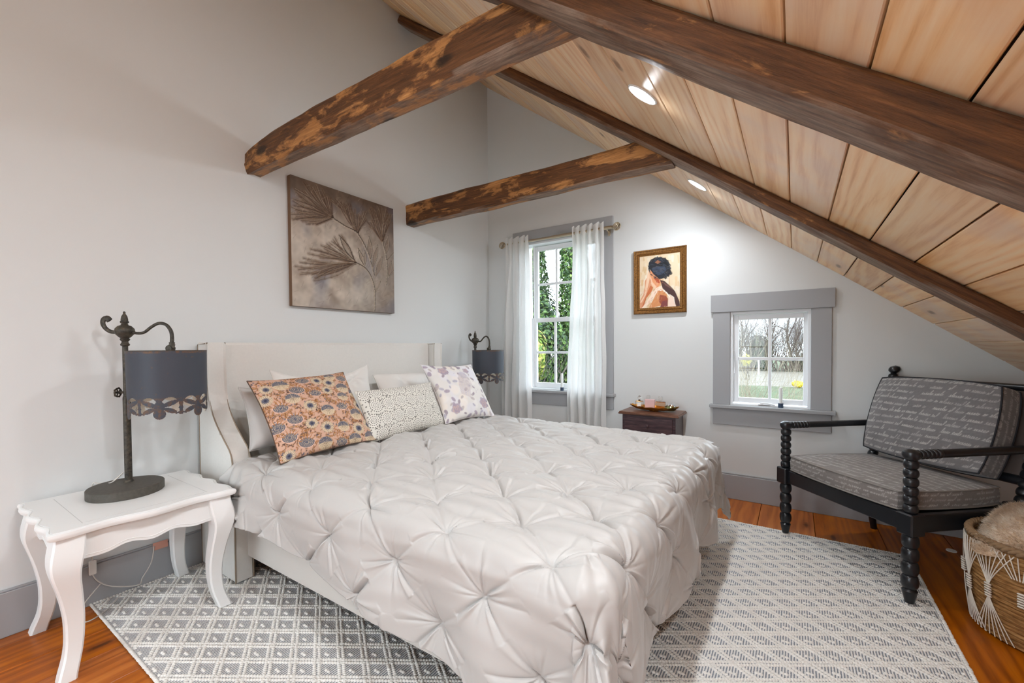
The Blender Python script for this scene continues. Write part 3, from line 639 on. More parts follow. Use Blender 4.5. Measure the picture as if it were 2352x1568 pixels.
# ------------------------------------------------------------------ white side tables
def side_table(loc, label, rug_side):
    """cabriole-legged table; local X = depth away from the wall, Y = along the wall, origin on the floor at its centre"""
    r = thing('side_table', label, 'side table', loc, group='white side tables beside the bed'); H, hx, hy = .575, .298, .312
    pts = []
    def edge(f, n): return [f(t) for t in np.linspace(0, 1, n, endpoint=False)]
    wv = lambda t: .010*math.sin(2*pi*3.5*t-pi/2)*math.sin(pi*t)**.4+.006; lw = lambda t: .012*math.cos(2*pi*2*t)*math.sin(pi*t)**.5
    pts += edge(lambda t: (hx+lw(t)-.0, -hy+2*hy*t), 40); pts += edge(lambda t: (hx-2*hx*t, hy+wv(t)-.006), 40)
    pts += edge(lambda t: (-hx, hy-2*hy*t), 6); pts += edge(lambda t: (-hx+2*hx*t, -hy-wv(t)+.006), 40)
    P0 = np.array(pts); c = np.zeros(2); prof = [(0.962, H-.030), (.985, H-.027), (.998, H-.018), (1.0, H-.012), (.994, H-.004), (.978, H-.001), (.966, H-.0005), (.962, H-.003), (.955, H-.003), (.951, H)]
    m = MB(); m.grid(np.stack([np.c_[P0*k, np.full(len(P0), z)] for k, z in prof]), cv=True, flip=True); k = len(P0)
    m.f.append(list(range(k))[::-1]); m.f.append([(len(prof)-1)*k+i for i in range(k)])
    top = m.build('tabletop', M_white, r, smooth='auto')
    for y in (-.21, .21): MB().box(-.24, .24, y-.0012, y+.0012, H-.0004, H+.0003).build('groove', M_pipg, top)
    MB().box(.235, .2375, -.2, .2, H-.0004, H+.0003).build('groove', M_pipg, top)
    def apron(L, dep, side):
        n = 50; t = np.linspace(-1, 1, n); zb = .447-.010*np.abs(t)**2-.009*np.cos(t*pi*3)*(1-t**2)
        a = MB(); v = np.stack([np.stack([np.stack([t*L, np.full(n, q), z], -1) for z in (np.full(n, H-.030), zb)]) for q in (-dep, dep)])
        A, Bt, Cc, Dd = v[0, 0], v[0, 1], v[1, 1], v[1, 0]
        a.grid(np.stack([A, Bt, Cc, Dd]), cu=True); a.tube(np.stack([t*L, np.full(n, dep+.0), zb+.012], -1), .0016, 5, caps=False); return a
    for s in (1, -1):
        o = apron(.245, .010, s).build('apron', M_white, r, smooth='auto'); o.location = (s*.245, 0, 0); o.rotation_euler = (0, 0, -pi/2*s)
        o = apron(.235, .010, s).build('apron', M_white, r, smooth='auto'); o.location = (0, s*.260, 0); o.rotation_euler = (0, 0, 0 if s > 0 else pi)
    
    K = np.array([(.545, .000, .040), (.50, .004, .043), (.45, .016, .043), (.40, .015, .036), (.32, .000, .030), (.22, -.012, .026), (.12, -.010, .0235), (.05, .004, .023), (.015, .018, .025), (0, .022, .025)])
    zz = np.linspace(H-.03, 0, 34); of = np.interp(zz, K[::-1, 0], K[::-1, 1]); hw = np.interp(zz, K[::-1, 0], K[::-1, 2])
    ker = np.ones(5)/5; of = np.convolve(np.pad(of, 2, 'edge'), ker, 'valid'); hw = 1.08*np.convolve(np.pad(hw, 2, 'edge'), ker, 'valid')
    for sx in (-1, 1):
        for sy in (-1, 1):
            q = []
            for z, o_, w in zip(zz, of, hw):
                b = .006
                sq = [(-w+b, -w), (w-b, -w), (w, -w+b), (w, w-b), (w-b, w), (-w+b, w), (-w, w-b), (-w, -w+b)]
                q.append([(sx*(.235+o_)+a, sy*(.250+o_)+c_, max(z, .0165 if sy == rug_side else 0)) for a, c_ in sq])
            m = MB(); m.grid(np.array(q), cv=True); m.f.append(list(range(8))); m.f.append([33*8+i for i in range(8)][::-1])
            m.build('leg', M_white, r, smooth='auto')
    return r
M_pipg = plain('groove_shadow_line', srgb(206, 206, 204), .6)
t1 = side_table((.325, -3.205, 0), 'white side table with cabriole legs and scalloped top, nearest the camera', 1)
t2 = side_table((.325, -.535, 0), 'white side table in the corner behind the far side of the bed', -1); t2.scale = (.70, 1, .93); t2.location.x = .235

# ------------------------------------------------------------------ table lamps with pierced metal shades
M_iron = NT('aged_dark_metal'); _v = M_iron.coord(); _n = M_iron.noise(_v, 60., 5., .7)
M_iron = M_iron.done(M_iron.ramp(_n, [(.35, srgb(50, 48, 45)), (.6, srgb(86, 80, 70)), (.75, srgb(122, 106, 84))]), .55, .55)
M_base = plain('aged_dark_base', srgb(82, 78, 71), .6, .1, nscale=80., namt=.2)
M_shade = NT('slate_metal_shade'); _v = M_shade.coord(); _n = M_shade.noise(_v, 45., 5., .7); _z = M_shade.n('SeparateXYZ', Vector=_v).outputs[2]
_e = M_shade.math('ADD', M_shade.math('MULTIPLY', M_shade.math('LESS_THAN', _z, .452), .16), M_shade.math('MULTIPLY', M_shade.math('GREATER_THAN', _z, .656), .2))
M_shade = M_shade.done(M_shade.mix(M_shade.math('MULTIPLY', M_shade.math('SUBTRACT', M_shade.math('ADD', _n, _e), .62, clamp=True), 5., clamp=True), srgb(66, 70, 79), srgb(112, 82, 58)), .55, .15, .4)
M_shin = plain('cream_shade_lining', srgb(226, 220, 208), .8)
def lamp(loc, label):
    """origin on the table under the pole; arm reaches along +Y"""
    r = thing('table_lamp', label, 'lamp', loc, group='slate metal bedside lamps')
    bs = MB().lathe([(.139, 0), (.142, .003), (.142, .037), (.139, .040), (0, .041)], 48, (.0443, .0216, 0), 1., .98).build('base', M_base, r, smooth='auto')
    MB().lathe([(.020, .040), (.017, .05), (.0145, .052), (.0145, .44), (.0135, .45), (.0115, .452), (.011, .69), (.017, .694), (.018, .700), (.0135, .706), (.012, .712), (.018, .720), (.019, .725), (.012, .732)], 20).build('pole', M_iron, r, smooth='auto')
    MB().lathe([(.010, .725), (.022, .733), (.034, .747), (.0385, .760), (.036, .774), (.026, .786), (.014, .791), (.014, .795), (.010, .797)], 24).build('ball', M_iron, r, smooth=True)
    MB().lathe([(.008, .795), (.016, .802), (.0175, .807), (.014, .811), (.0135, .82), (.011, .833), (.006, .843), (.0045, .846), (.0055, .850), (.004, .855), (0, .857)], 16).build('finial', M_iron, r, smooth=True)
    arm = spline([(0, .030, .757), (0, .055, .752), (0, .085, .756), (0, .118, .782), (0, .150, .799), (0, .182, .793), (0, .203, .765), (0, .208, .735), (0, .207, .705)], 40)
    MB().tube(arm, np.linspace(.006, .0085, 40), 10).lathe([(.010, .690), (.014, .695), (.010, .700), (.013, .704), (.010, .708)], 14, (0, .207, 0)).build('arm', M_iron, r, smooth=True)
    sc = spline([(0, -.030, .757), (0, -.060, .760), (0, -.082, .775), (0, -.094, .798), (0, -.090, .818), (0, -.074, .822), (0, -.064, .812)], 26)
    MB().tube(sc, np.r_[np.linspace(.006, .010, 20), np.full(6, .011)], 8, flat=(1.3, .5)).build('scroll', M_iron, r, smooth=True)
    MB().lathe([(.0, -.016), (.014, -.015), (.017, -.010), (.017, .010), (.014, .015), (0, .016)], 16, (0, .200, .678), M=[[0, 0, 1], [0, 1, 0], [-1, 0, 0]]).tube([(.01, .215, .682), (.02, .226, .687)], [.004, .007], 6).build('shade_joint', M_iron, r, smooth='auto')
    k = MB(); c = np.array([.004, -.034, .47])
    a = np.linspace(0, 2*pi, 20, endpoint=False); k.tube(np.stack([c[0]+.020*np.cos(a), 0*a+c[1], c[2]+.020*np.sin(a)], -1), .0035, 6, closed=True)
    for q in range(5): t = q*2*pi/5; k.tube([c, c+np.array([.02*math.cos(t), 0, .02*math.sin(t)])], .003, 5); k.lathe([(0, -.005), (.005, 0), (0, .005)], 8, c+np.array([.022*math.cos(t+.6), 0, .022*math.sin(t+.6)]))
    k.tube([c+np.array([0, -.008, 0]), (0.0, 0.005, .47)], .006, 8); k.build('height_knob', M_iron, r, smooth='auto')
    # shade with pierced bee frieze
    cy, Rt, nT, zt, zs, zb = .187, .153, 504, .667, .455, .325
    zs_ = np.r_[np.linspace(zt, zs, 8), np.linspace(zs, zb, 62)[1:]]; th = np.arange(nT)*2*pi/nT
    per = 6; ph = (th*per/(2*pi)+.18) % 1*2-1; sc_ = pi*Rt/per                 # half period in metres
    Uu, Vv = np.meshgrid((ph[:]+np.roll(ph, -1))/2*0+ph, (zs-(zs_[:-1]+zs_[1:])/2)/sc_, indexing='xy')
    au = np.abs(Uu)
    E = lambda cx, cy_, rx, ry, rot: ((au-cx)*math.cos(rot)+(Vv-cy_)*math.sin(rot))**2/rx**2+(-(au-cx)*math.sin(rot)+(Vv-cy_)*math.cos(rot))**2/ry**2 < 1
    solid = (Vv < 0)
    arch = ((au-.50)/.40)**2+((Vv-.42)/.42)**2 > 1
    solid |= (Vv < .42) & arch
    solid |= E(.50, .36, .42, .135, -.38) | E(.50, .76, .33, .135, .40) | E(0, .52, .26, .30, 0) | E(0, .94, .30, .30, 0) | ((au < .10) & (Vv < .6))
    solid |= (au > 1-.075-.035*np.exp(-((Vv-.35)/.05)**2)-.045*np.exp(-((Vv-.62)/.05)**2)-.05*np.exp(-((Vv-.92)/.07)**2)) & (Vv < 1.02)
    solid |= (np.abs(Vv-.90-.04*np.cos(Uu*9)) < .045) & (au > .72)
    zz = np.broadcast_to(zs_[:, None], (len(zs_), nT)); rr = Rt-.004*(zt-zz)/(zt-zb)
    def skin(dr, flip):
        Pq = np.stack([(rr+dr)*np.cos(th), cy+(rr+dr)*np.sin(th), zz], -1); i, j = np.nonzero(solid); j2 = (j+1) % nT
        q = np.stack([i*nT+j, (i+1)*nT+j, (i+1)*nT+j2, i*nT+j2], -1); return Pq.reshape(-1, 3), (q[:, ::-1] if flip else q)
    def clean(v, f):
        us, inv = np.unique(f, return_inverse=True); return v[us], inv.reshape(f.shape)
    s = MB().add(*clean(*skin(.0012, False))).build('shade', M_shade, r, smooth=True)
    MB().add(*clean(*skin(-.0012, True))).build('shade_lining', M_shin, s, smooth=True)
    a = np.linspace(0, 2*pi, 60, endpoint=False); w = MB().tube(np.stack([Rt*np.cos(a), cy+Rt*np.sin(a), 0*a+zt], -1), .002, 6, closed=True)
    for q in range(3): t = q*2*pi/3+.4; w.tube([(0, .2, .664), (Rt*math.cos(t), cy+Rt*math.sin(t), zt-.002)], .0018, 5)
    w.build('shade_spider', M_iron, r, smooth=True)
    return r
l1 = lamp((.205, -3.185, .575), 'slate metal lamp with pierced bee shade on the white side table in front'); l1.rotation_euler = (0, 0, math.radians(-50))
l2 = copy_thing(l1, (.20, -.505, .5352), math.radians(-100), label='slate metal lamp with pierced bee shade in the corner behind the rose cushion'); l2.scale = (1, 1, 1.02)
# cord of the near lamp: down behind the table, loop on the floor, inline switch and a pink tag
M_cord = plain('clear_cord', srgb(206, 200, 192), .35)
cr = thing('lamp_cord', 'clear lamp cord with inline switch and pink tag under the near side table', 'cord', (.03, -3.2, 0)); o_ = base(cr)
MB().tube(spline([(.19, -3.20, .66), (.17, -3.24, .618), (.06, -3.26, .60), (.012, -3.275, .58), (.026, -3.285, .40), (.03, -3.285, .25), (.035, -3.283, .15), (.05, -3.23, .08), (.08, -3.13, .045), (.045, -3.10, .06), (.035, -3.06, .12), (.03, -3.045, .20)], 80), .003, 6).build('cord', M_cord, cr, smooth=True, off=o_)
MB().tube(spline([(.04, -3.26, .10), (.10, -3.34, .04), (.19, -3.345, .012), (.16, -3.27, .014), (.10, -3.20, .04)], 40), .003, 6).build('cord', M_cord, cr, smooth=True, off=o_)
MB().box(.022, .04, -3.298, -3.270, .155, .225, .005).build('inline_switch', plain('clear_plastic', srgb(222, 220, 214), .25), cr, off=o_)
MB().box(.028, .0295, -3.05, -2.985, .175, .215).build('tag', plain('pink_paper_tag', srgb(226, 168, 148), .8), cr, off=o_)
# ------------------------------------------------------------------ relief canvas over the bed
def relief_canvas():
    W_, H_ = 330, 330; g = random.Random(4); R = Ras(W_, H_, srgb(158, 142, 124))
    w1, w2, w3 = Waves(51, 14, .02, .06), Waves(52, 20, .05, .2), Waves(53, 20, .1, .5)
    a, b, c = w1(R.X, R.Y), w2(R.X, R.Y), w3(R.X, R.Y); v = R.Y/H_; u = R.X/W_
    lite, brown, dk, blue = map(np.array, (srgb(212, 202, 188), srgb(150, 130, 113), srgb(92, 74, 62), srgb(118, 122, 136)))
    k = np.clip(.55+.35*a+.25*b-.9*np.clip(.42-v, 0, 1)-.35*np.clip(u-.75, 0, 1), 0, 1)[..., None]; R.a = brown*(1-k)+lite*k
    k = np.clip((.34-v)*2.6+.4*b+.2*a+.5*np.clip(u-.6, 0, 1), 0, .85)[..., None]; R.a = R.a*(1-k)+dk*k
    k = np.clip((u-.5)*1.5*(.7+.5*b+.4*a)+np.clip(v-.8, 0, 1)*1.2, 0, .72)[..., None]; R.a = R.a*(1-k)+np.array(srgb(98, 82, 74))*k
    k = np.clip(w1(R.X*1.4+90, R.Y*1.2)*.9-.25+.5*np.clip(v-.5, 0, 1), 0, .65)[..., None]; R.a = R.a*(1-k)+blue*k
    R.a = R.a*(.94+.16*c[..., None]+.14*b[..., None]); R.z = .10*b+.14*c
    def q(x, y):                                                     # measured on the photo's slanted outline
        uu = (x-125)/1015; t, bo = 95+342*uu, 1400+70*uu; return (uu*W_, (y-t)/(bo-t)*H_)
    dark, hi = srgb(58, 42, 34), srgb(206, 192, 172)
    def stroke(P, w, al=.9, w1=None):
        P = [q(*p) for p in P]; P = [tuple(p) for p in spline(P, max(8, len(P)*5))]
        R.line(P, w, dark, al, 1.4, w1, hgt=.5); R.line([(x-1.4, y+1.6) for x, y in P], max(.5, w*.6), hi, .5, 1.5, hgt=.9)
    def fan(bs, tips, n, curve=.08):
        T = np.array(tips, float); bs = np.array(bs, float)
        for i in range(n):
            s = i/(n-1)*(len(T)-1); j = min(int(s), len(T)-2); t = T[j]+(T[j+1]-T[j])*(s-j); t = bs+(t-bs)*g.uniform(.72, 1.05); mid = (bs+t)/2+np.array([-(t-bs)[1], (t-bs)[0]])*g.uniform(-curve, curve)
            P = [q(*bs), q(*mid), q(*t)]; P = [tuple(p) for p in spline(P, 9)]
            R.line(P, 3.2, srgb(112, 88, 70) if i % 2 else srgb(140, 118, 98), .40, 3., 4.2, hgt=.35); R.line(P, 1.1, dark, .9, 1.2, .6, hgt=-.5)
            if i % 3 == 0: R.line([(x+1.5, y-1.2) for x, y in P], .7, hi, .5, 1.2, .4, hgt=.5)
    fan((480, 510), [(180, 190), (150, 300), (135, 430), (140, 540), (300, 600)], 26); fan((480, 500), [(230, 180), (330, 190), (460, 250)], 12)
    fan((725, 660), [(480, 340), (590, 320), (690, 400), (860, 480)], 24); fan((1000, 750), [(820, 560), (880, 420), (1000, 400), (1120, 520)], 24)
    fan((700, 960), [(560, 660), (440, 770), (280, 830), (170, 985), (200, 1090), (290, 1150)], 34)
    for P, w in (([(470, 505), (600, 590), (725, 665), (830, 850), (900, 1080)], 2.2), ([(1000, 750), (1030, 860), (1052, 1000), (1040, 1180)], 2.0), ([(640, 950), (720, 965), (810, 1020), (870, 1110), (905, 1240), (900, 1440)], 2.2), ([(1050, 945), (1140, 870)], 1.8), ([(1065, 1110), (1140, 1040)], 1.6), ([(915, 1250), (970, 1150)], 1.5)): stroke(P, w)
    for a_, b_, wd in (((850, 700), (860, 930), 26), ((945, 785), (885, 1010), 24), ((995, 905), (915, 1100), 26), ((1070, 700), (1040, 880), 26), ((730, 815), (795, 990), 18), ((545, 690), (680, 930), 26), ((1105, 950), (1065, 1100), 22), ((800, 840), (800, 980), 16)):
        a_, b_ = np.array(a_, float), np.array(b_, float); n_ = np.array([-(b_-a_)[1], (b_-a_)[0]]); n_ /= np.hypot(*n_)
        R.poly([q(*p) for p in (a_, (a_+b_)/2+n_*wd, b_, (a_+b_)/2-n_*wd)], srgb(130, 110, 92), .5, 3.); stroke([a_, (a_+b_)/2+n_*wd, b_], 1.3); stroke([a_, (a_+b_)/2-n_*wd, b_], 1.0)
    for k in range(260): x, y = g.uniform(0, W_), g.uniform(0, H_); t = g.uniform(-.6, .6)-.8; L = g.uniform(6, 22); R.seg((x, y), (x+L*math.cos(t), y+L*math.sin(t)), .7, .4, dark if k % 2 else hi, .28, hgt=.2)
    r = thing('relief_canvas', 'square brown relief canvas of feathery flowers on the wall over the bed', 'wall art', (0, -1.832, 1.54)); y0, y1, z0, z1, d = -2.277, -1.397, 1.538, 2.418, .042
    n = 320; U, V = np.meshgrid(np.linspace(0, 1, n), np.linspace(0, 1, n), indexing='ij'); Z = R.at(U, V, R.z)
    e = np.minimum(np.minimum(U, 1-U), np.minimum(V, 1-V)); Pm = np.stack([d+.0050*np.clip(Z, -1.2, 2.2)*np.clip(e*40, 0, 1), y0+(y1-y0)*U, z0+(z1-z0)*V], -1)
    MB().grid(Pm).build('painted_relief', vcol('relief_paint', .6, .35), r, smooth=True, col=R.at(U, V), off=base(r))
    MB().box(.003, d-.001, y0, y1, z0, z1, .002).build('canvas_edge', plain('brown_canvas_edge', srgb(112, 84, 62), .8), r, off=base(r))
relief_canvas()
# ------------------------------------------------------------------ framed painting between the windows
def framed_painting():
    R = Ras(200, 260, srgb(222, 200, 168)); g = random.Random(2)
    def q(x, y):
        uu = (x-232)/718; t, bo = 395-85*uu, 1310-40*uu; return (uu*200, (y-t)/(bo-t)*260)
    for k in range(150):
        x, y = g.uniform(0, 200), g.uniform(0, 260); R.seg((x, y), (x+g.uniform(-4, 4), y+g.uniform(10, 40)), g.uniform(3, 8), g.uniform(2, 6), g.choice([srgb(236, 226, 208), srgb(216, 180, 132), srgb(228, 206, 172), srgb(206, 168, 118), srgb(226, 214, 196)]), .6, 3)
    def pg(c, *P): R.poly([q(*p) for p in P], srgb(*c), 1., 1.6)
    pg((214, 150, 112), (232, 1300), (236, 1180), (300, 1060), (330, 920), (330, 820), (370, 760), (400, 640), (440, 640), (470, 760), (440, 860), (470, 930), (430, 1010), (350, 1130), (300, 1290))
    pg((232, 196, 164), (240, 1200), (310, 1090), (340, 930), (360, 800), (395, 620), (415, 620), (420, 760), (390, 900), (350, 1060), (270, 1200))
    pg((196, 110, 66), (300, 1290), (360, 1120), (450, 1010), (480, 930), (430, 900), (380, 1010), (330, 1130), (270, 1290))
    pg((222, 150, 104), (430, 640), (480, 640), (560, 740), (620, 800), (600, 900), (520, 960), (470, 880), (430, 760)); pg((232, 190, 158), (430, 720), (470, 840), (540, 920), (520, 960), (460, 890), (425, 780))
    pg((176, 80, 46), (490, 760), (580, 790), (600, 860), (540, 850)); pg((238, 214, 192), (460, 1030), (540, 940), (640, 900), (660, 960), (560, 1010), (400, 1230), (290, 1305), (270, 1300), (360, 1190))
    pg((206, 138, 88), (560, 1000), (620, 960), (720, 1060), (740, 1180), (640, 1250), (470, 1290), (400, 1290), (480, 1150)); pg((150, 76, 52), (600, 1060), (700, 1080), (740, 1130), (730, 1230), (640, 1260), (580, 1180)); pg((122, 62, 60), (640, 1180), (735, 1150), (735, 1270), (600, 1290))
    pg((232, 206, 188), (750, 1090), (830, 1100), (880, 1270), (740, 1280)); pg((72, 46, 44), (600, 800), (680, 820), (800, 930), (860, 1000), (935, 1180), (945, 1260), (880, 1270), (830, 1110), (740, 1050), (650, 960)); pg((110, 76, 68), (640, 830), (760, 900), (840, 980), (800, 960), (700, 900))
    R.line([q(*p) for p in ((600, 985), (660, 975), (720, 1030), (770, 1100))], 2.2, srgb(244, 232, 220)); R.line([q(*p) for p in ((770, 1060), (840, 1110), (850, 1200))], 1.6, srgb(240, 226, 214))
    pg((34, 38, 46), (395, 590), (400, 500), (440, 440), (520, 405), (620, 400), (710, 430), (765, 500), (770, 590), (800, 660), (760, 720), (690, 760), (590, 785), (530, 740), (480, 690), (440, 640)); pg((56, 66, 84), (450, 600), (540, 560), (680, 560), (720, 620), (640, 700), (560, 720), (480, 660)); pg((150, 100, 72), (510, 490), (560, 450), (620, 480), (560, 520)); pg((22, 24, 28), (560, 520), (700, 470), (760, 540), (720, 560), (600, 560))
    for k in range(60):
        x, y = g.uniform(430, 760), g.uniform(430, 740); a = g.uniform(-.5, .9); R.seg(q(x, y), q(x+60*math.cos(a), y+60*math.sin(a)), 1.6, .6, g.choice([srgb(28, 30, 36), srgb(70, 82, 100), srgb(20, 20, 24), srgb(96, 90, 84)]), .55, 1.6)
    for k in range(70):
        a = g.uniform(0, 6.28); x, y = 590+185*math.cos(a), 590+185*math.sin(a); b_ = a+g.uniform(.7, 2.2); R.seg(q(x, y), q(x+34*math.cos(b_), y+34*math.sin(b_)), 2.6, .6, g.choice([srgb(30, 32, 38), srgb(52, 58, 70), srgb(24, 22, 24), srgb(70, 60, 54)]), .9, 1.5)
    for p_ in ((760, 640), (790, 690), (745, 720), (700, 760)): R.ell(*q(*p_), 8, 6, g.uniform(0, 3), srgb(32, 32, 36), .9, 1.5)
    for k in range(80):
        x, y = g.uniform(250, 720), g.uniform(800, 1290); a = g.uniform(1.6, 2.5); R.seg(q(x, y), q(x+50*math.cos(a), y+50*math.sin(a)), 2., .8, g.choice([srgb(236, 206, 178), srgb(204, 128, 82), srgb(160, 84, 52), srgb(226, 170, 128)]), .35, 2.)
    x0, x1, z0, z1 = 1.651, 2.103, 1.532, 2.099; r = thing('framed_painting', 'painting of a dark-haired woman seen from behind in a bronze frame', 'wall art', ((x0+x1)/2, 0, z0)); b = base(r)
    fw = .052; n = (170, 210); U, V = np.meshgrid(np.linspace(0, 1, n[0]), np.linspace(0, 1, n[1]), indexing='ij')
    MB().grid(np.stack([x0+fw+(x1-x0-2*fw)*U, 0*U-.014, z0+fw+(z1-z0-2*fw)*V], -1)).build('picture', vcol('oil_paint', .55, .4), r, col=R.at(U, V), off=b)
    MB().box(x0+.02, x1-.02, -.012, -.002, z0+.02, z1-.02).build('backing_board', M_gap, r, off=b)
    t = NT('bronze_gilt_frame'); nn = t.noise(t.coord(), 130., 4., .7); Mf = t.done(t.ramp(nn, [(.35, srgb(92, 60, 28)), (.6, srgb(150, 104, 50)), (.8, srgb(196, 150, 84))]), .4, .6)
    pr = [(0, -.002), (0, -.022), (.006, -.028), (.012, -.026), (.014, -.02), (.03, -.016), (.036, -.022), (.042, -.022), (.046, -.016), (.054, -.015), (.054, -.008)]
    rows = []
    for i, y in pr: rows.append([(x0+i, y, z0+i), (x1-i, y, z0+i), (x1-i, y, z1-i), (x0+i, y, z1-i)])
    MB().grid(np.array(rows), cv=True, flip=True).build('frame', Mf, r, off=b, smooth='auto')
framed_painting()

# ------------------------------------------------------------------ curtain rod and linen curtains
M_brass = plain('antique_nickel_rod', srgb(196, 182, 158), .28, .85)
rod = thing('curtain_rod', 'slim metal curtain rod with openwork ball finials over the tall window', 'curtain rod', (.885, -.085, 2.335)); rb = base(rod)
MB().tube([(.29, -.085, 2.335), (.95, -.085, 2.335)], .013, 14).tube([(.85, -.085, 2.335), (1.475, -.085, 2.335)], .016, 14).build('pole', M_brass, rod, off=rb, smooth='auto')
for x, s in ((.29, -1), (1.475, 1)):
    c = np.array([x+s*.042, -.085, 2.335]); m = MB(); a = np.linspace(0, 2*pi, 24, endpoint=False)
    for k in range(5):
        t = k*pi/5; e1 = np.array([math.cos(t)*.45, math.sin(t), 0]); e1 /= np.linalg.norm(e1); e2 = np.array([.75, 0, 1.]); e2 -= e1*(e1@e2); e2 /= np.linalg.norm(e2)
        m.tube(c+.035*(np.cos(a)[:, None]*e1+np.sin(a)[:, None]*e2), .0038, 6, closed=True)
    m.lathe([(.0, -.010), (.008, -.009), (.010, 0), (.015, .006), (.015, .010), (0, .012)], 14, (x, -.085, 2.335), M=[[0, 0, s], [0, 1, 0], [-s, 0, 0]])
    m.lathe([(0, -.012), (.009, -.008), (.012, 0), (.009, .008), (0, .012)], 12, c).build('finial', M_brass, rod, off=rb, smooth=True)
for x in (.40, 1.425):
    MB().tube([(x, -.085, 2.323), (x, -.085, 2.312), (x, -.02, 2.306), (x, -.022, 2.306)], .005, 8).box(x-.012, x+.012, -.031, -.026, 2.275, 2.325, .002).build('bracket', M_brass, rod, off=rb, smooth='auto')
t = NT('sheer_linen'); v = t.coord(); wv = t.noise(t.n('Mapping', Vector=v, Scale=(1, 1, 1)).outputs[0], 220., 3., .6)
dif = t.n('BsdfDiffuse', Color=srgb(246, 245, 242)); trl = t.n('BsdfTranslucent', Color=srgb(246, 246, 246)); trp = t.n('BsdfTransparent', Color=(1, 1, 1))
m1 = t.n('MixShader', _0=.42, _1=dif.outputs[0], _2=trl.outputs[0]); m2 = t.n('MixShader', _0=t.math('MULTIPLY', wv, .16), _1=m1.outputs[0], _2=trp.outputs[0]); t.t.links.new(m2.outputs[0], t.out.inputs[0]); M_sheer = t.m
def curtain(xa, xb, xa1, xb1, nf, seed, label):
    zt, zb = 2.392, .02; n, k = 150, 160; u = np.linspace(0, 1, n)[:, None]; v = np.linspace(0, 1, k)[None, :]; z = zt+(zb-zt)*v
    w = Waves(seed, 8, 2, 9); ph = u*nf+.10*w(u*3, v*1.2)
    spread = sm(v/.75); xl, xr = xa+(xa1-xa)*spread, xb+(xb1-xb)*spread
    amp = .016+.020*sm(v/.5)-.004*np.exp(-((v-.10)/.04)**2)
    y = -.095-.0*u+amp*np.sin(2*pi*ph)+.006*np.sin(2*pi*ph*2.3+1)*sm(v*3)
    y = np.where(v < .035, -.085-.0165+.010*np.sin(2*pi*ph), y); y = np.minimum(y, -.028-.02*(v > .6))
    x = xl+(xr-xl)*u+.006*np.cos(2*pi*ph)+.006*w(v*4+u, u*2)
    top = z+.012*np.sin(2*pi*ph+.8)*np.exp(-v/.012)
    o = MB().grid(np.stack([x+0*v, y+0*v, top+0*x], -1)).build('curtain', M_sheer, smooth=True)
    return tag(o, label, 'curtain', 'sheer curtains at the tall window')
curtain(.305, .585, .235, .605, 4, 61, 'sheer white linen curtain on the left side of the tall window')
curtain(1.085, 1.395, 1.02, 1.42, 5, 64, 'sheer white linen curtain on the right side of the tall window')
# ------------------------------------------------------------------ window candles
M_wax = plain('white_candle', srgb(240, 240, 236), .5); M_cup = plain('dark_blue_cup', srgb(58, 74, 96), .35)
def candle(x, z, h, label):
    r = thing('window_candle', label, 'candle', (x, .0, z), group='electric candles on the window stools')
    MB().lathe([(.018, 0), (.018, .032), (.016, .034), (0, .034)], 16).build('cup', M_cup, r, smooth='auto')
    MB().lathe([(.013, .034), (.013, h-.02), (.009, h-.004), (0, h)], 16).build('candle_stick', M_wax, r, smooth='auto')
candle(2.783, W2[2], .158, 'small white electric candle in a blue cup on the small window stool')
candle(.912, W1[2]+.0, .178, 'white electric candle in a dark cup on the tall window stool')
# ------------------------------------------------------------------ outlet
ol = thing('wall_outlet', 'white duplex wall outlet low on the wall beside the bed foot', 'outlet', (2.319, 0, .34)); b = base(ol)
MB().box(2.280, 2.358, -.006, 0, .275, .405, .003).build('cover_plate', M_white, ol, off=b)
for z in (.309, .371):
    s = MB().lathe([(.017, 0), (.017, .002), (0, .002)], 20, (2.319, -.006, z), 1, 1, M=[[1, 0, 0], [0, 0, -1], [0, 1, 0]]).build('socket', M_white, ol, off=b, smooth='auto')
    MB().box(2.311, 2.313, -.0088, -.0078, z, z+.009).box(2.324, 2.326, -.0088, -.0078, z, z+.008).box(2.317, 2.321, -.0088, -.0078, z-.011, z-.006).build('slots', M_under, s, off=b)

# ------------------------------------------------------------------ small chest with tray of perfume
def stain(nm, a, b, c):
    t = NT(nm); n = t.noise(t.coord('Object', (4, 40, 40)), 2.2, 6., .65); return t.done(t.ramp(n, [(.3, a), (.55, b), (.8, c)]), .33, 0, .45)
M_mah = stain('dark_stained_chest', srgb(44, 30, 36), srgb(82, 60, 64), srgb(116, 88, 84)); M_mtop = stain('chest_top_stain', srgb(60, 36, 28), srgb(112, 72, 52), srgb(150, 106, 80))
ch = thing('bedside_chest', 'small dark-stained wooden chest with drawers below the framed painting', 'chest', (1.86, -.17, 0)); b = base(ch); X0, X1, Y0, Y1, ZT = 1.612, 2.108, -.325, -.02, .69
MB().box(X0+.03, X1-.03, Y0+.022, Y1, .04, ZT-.022, .003).build('body', M_mah, ch, off=b)
MB().box(X0, X1, Y0, Y1, ZT-.022, ZT-.008, .006).box(X0+.006, X1-.006, Y0+.006, Y1, ZT-.012, ZT, .005).build('top', M_mtop, ch, off=b)
for z0, z1 in ((.46, .65), (.26, .445), (.07, .245)):
    d = MB().box(X0+.052, X1-.052, Y0+.012, Y0+.024, z0, z1, .004).build('drawer', M_mah, ch, off=b)
    MB().lathe([(.006, 0), (.006, .008), (.013, .014), (.013, .02), (.008, .025), (0, .026)], 16, ((X0+X1)/2, Y0+.012, (z0+z1)/2+.03), M=[[1, 0, 0], [0, 0, -1], [0, 1, 0]]).build('knob', M_mah, d, off=b, smooth=True)
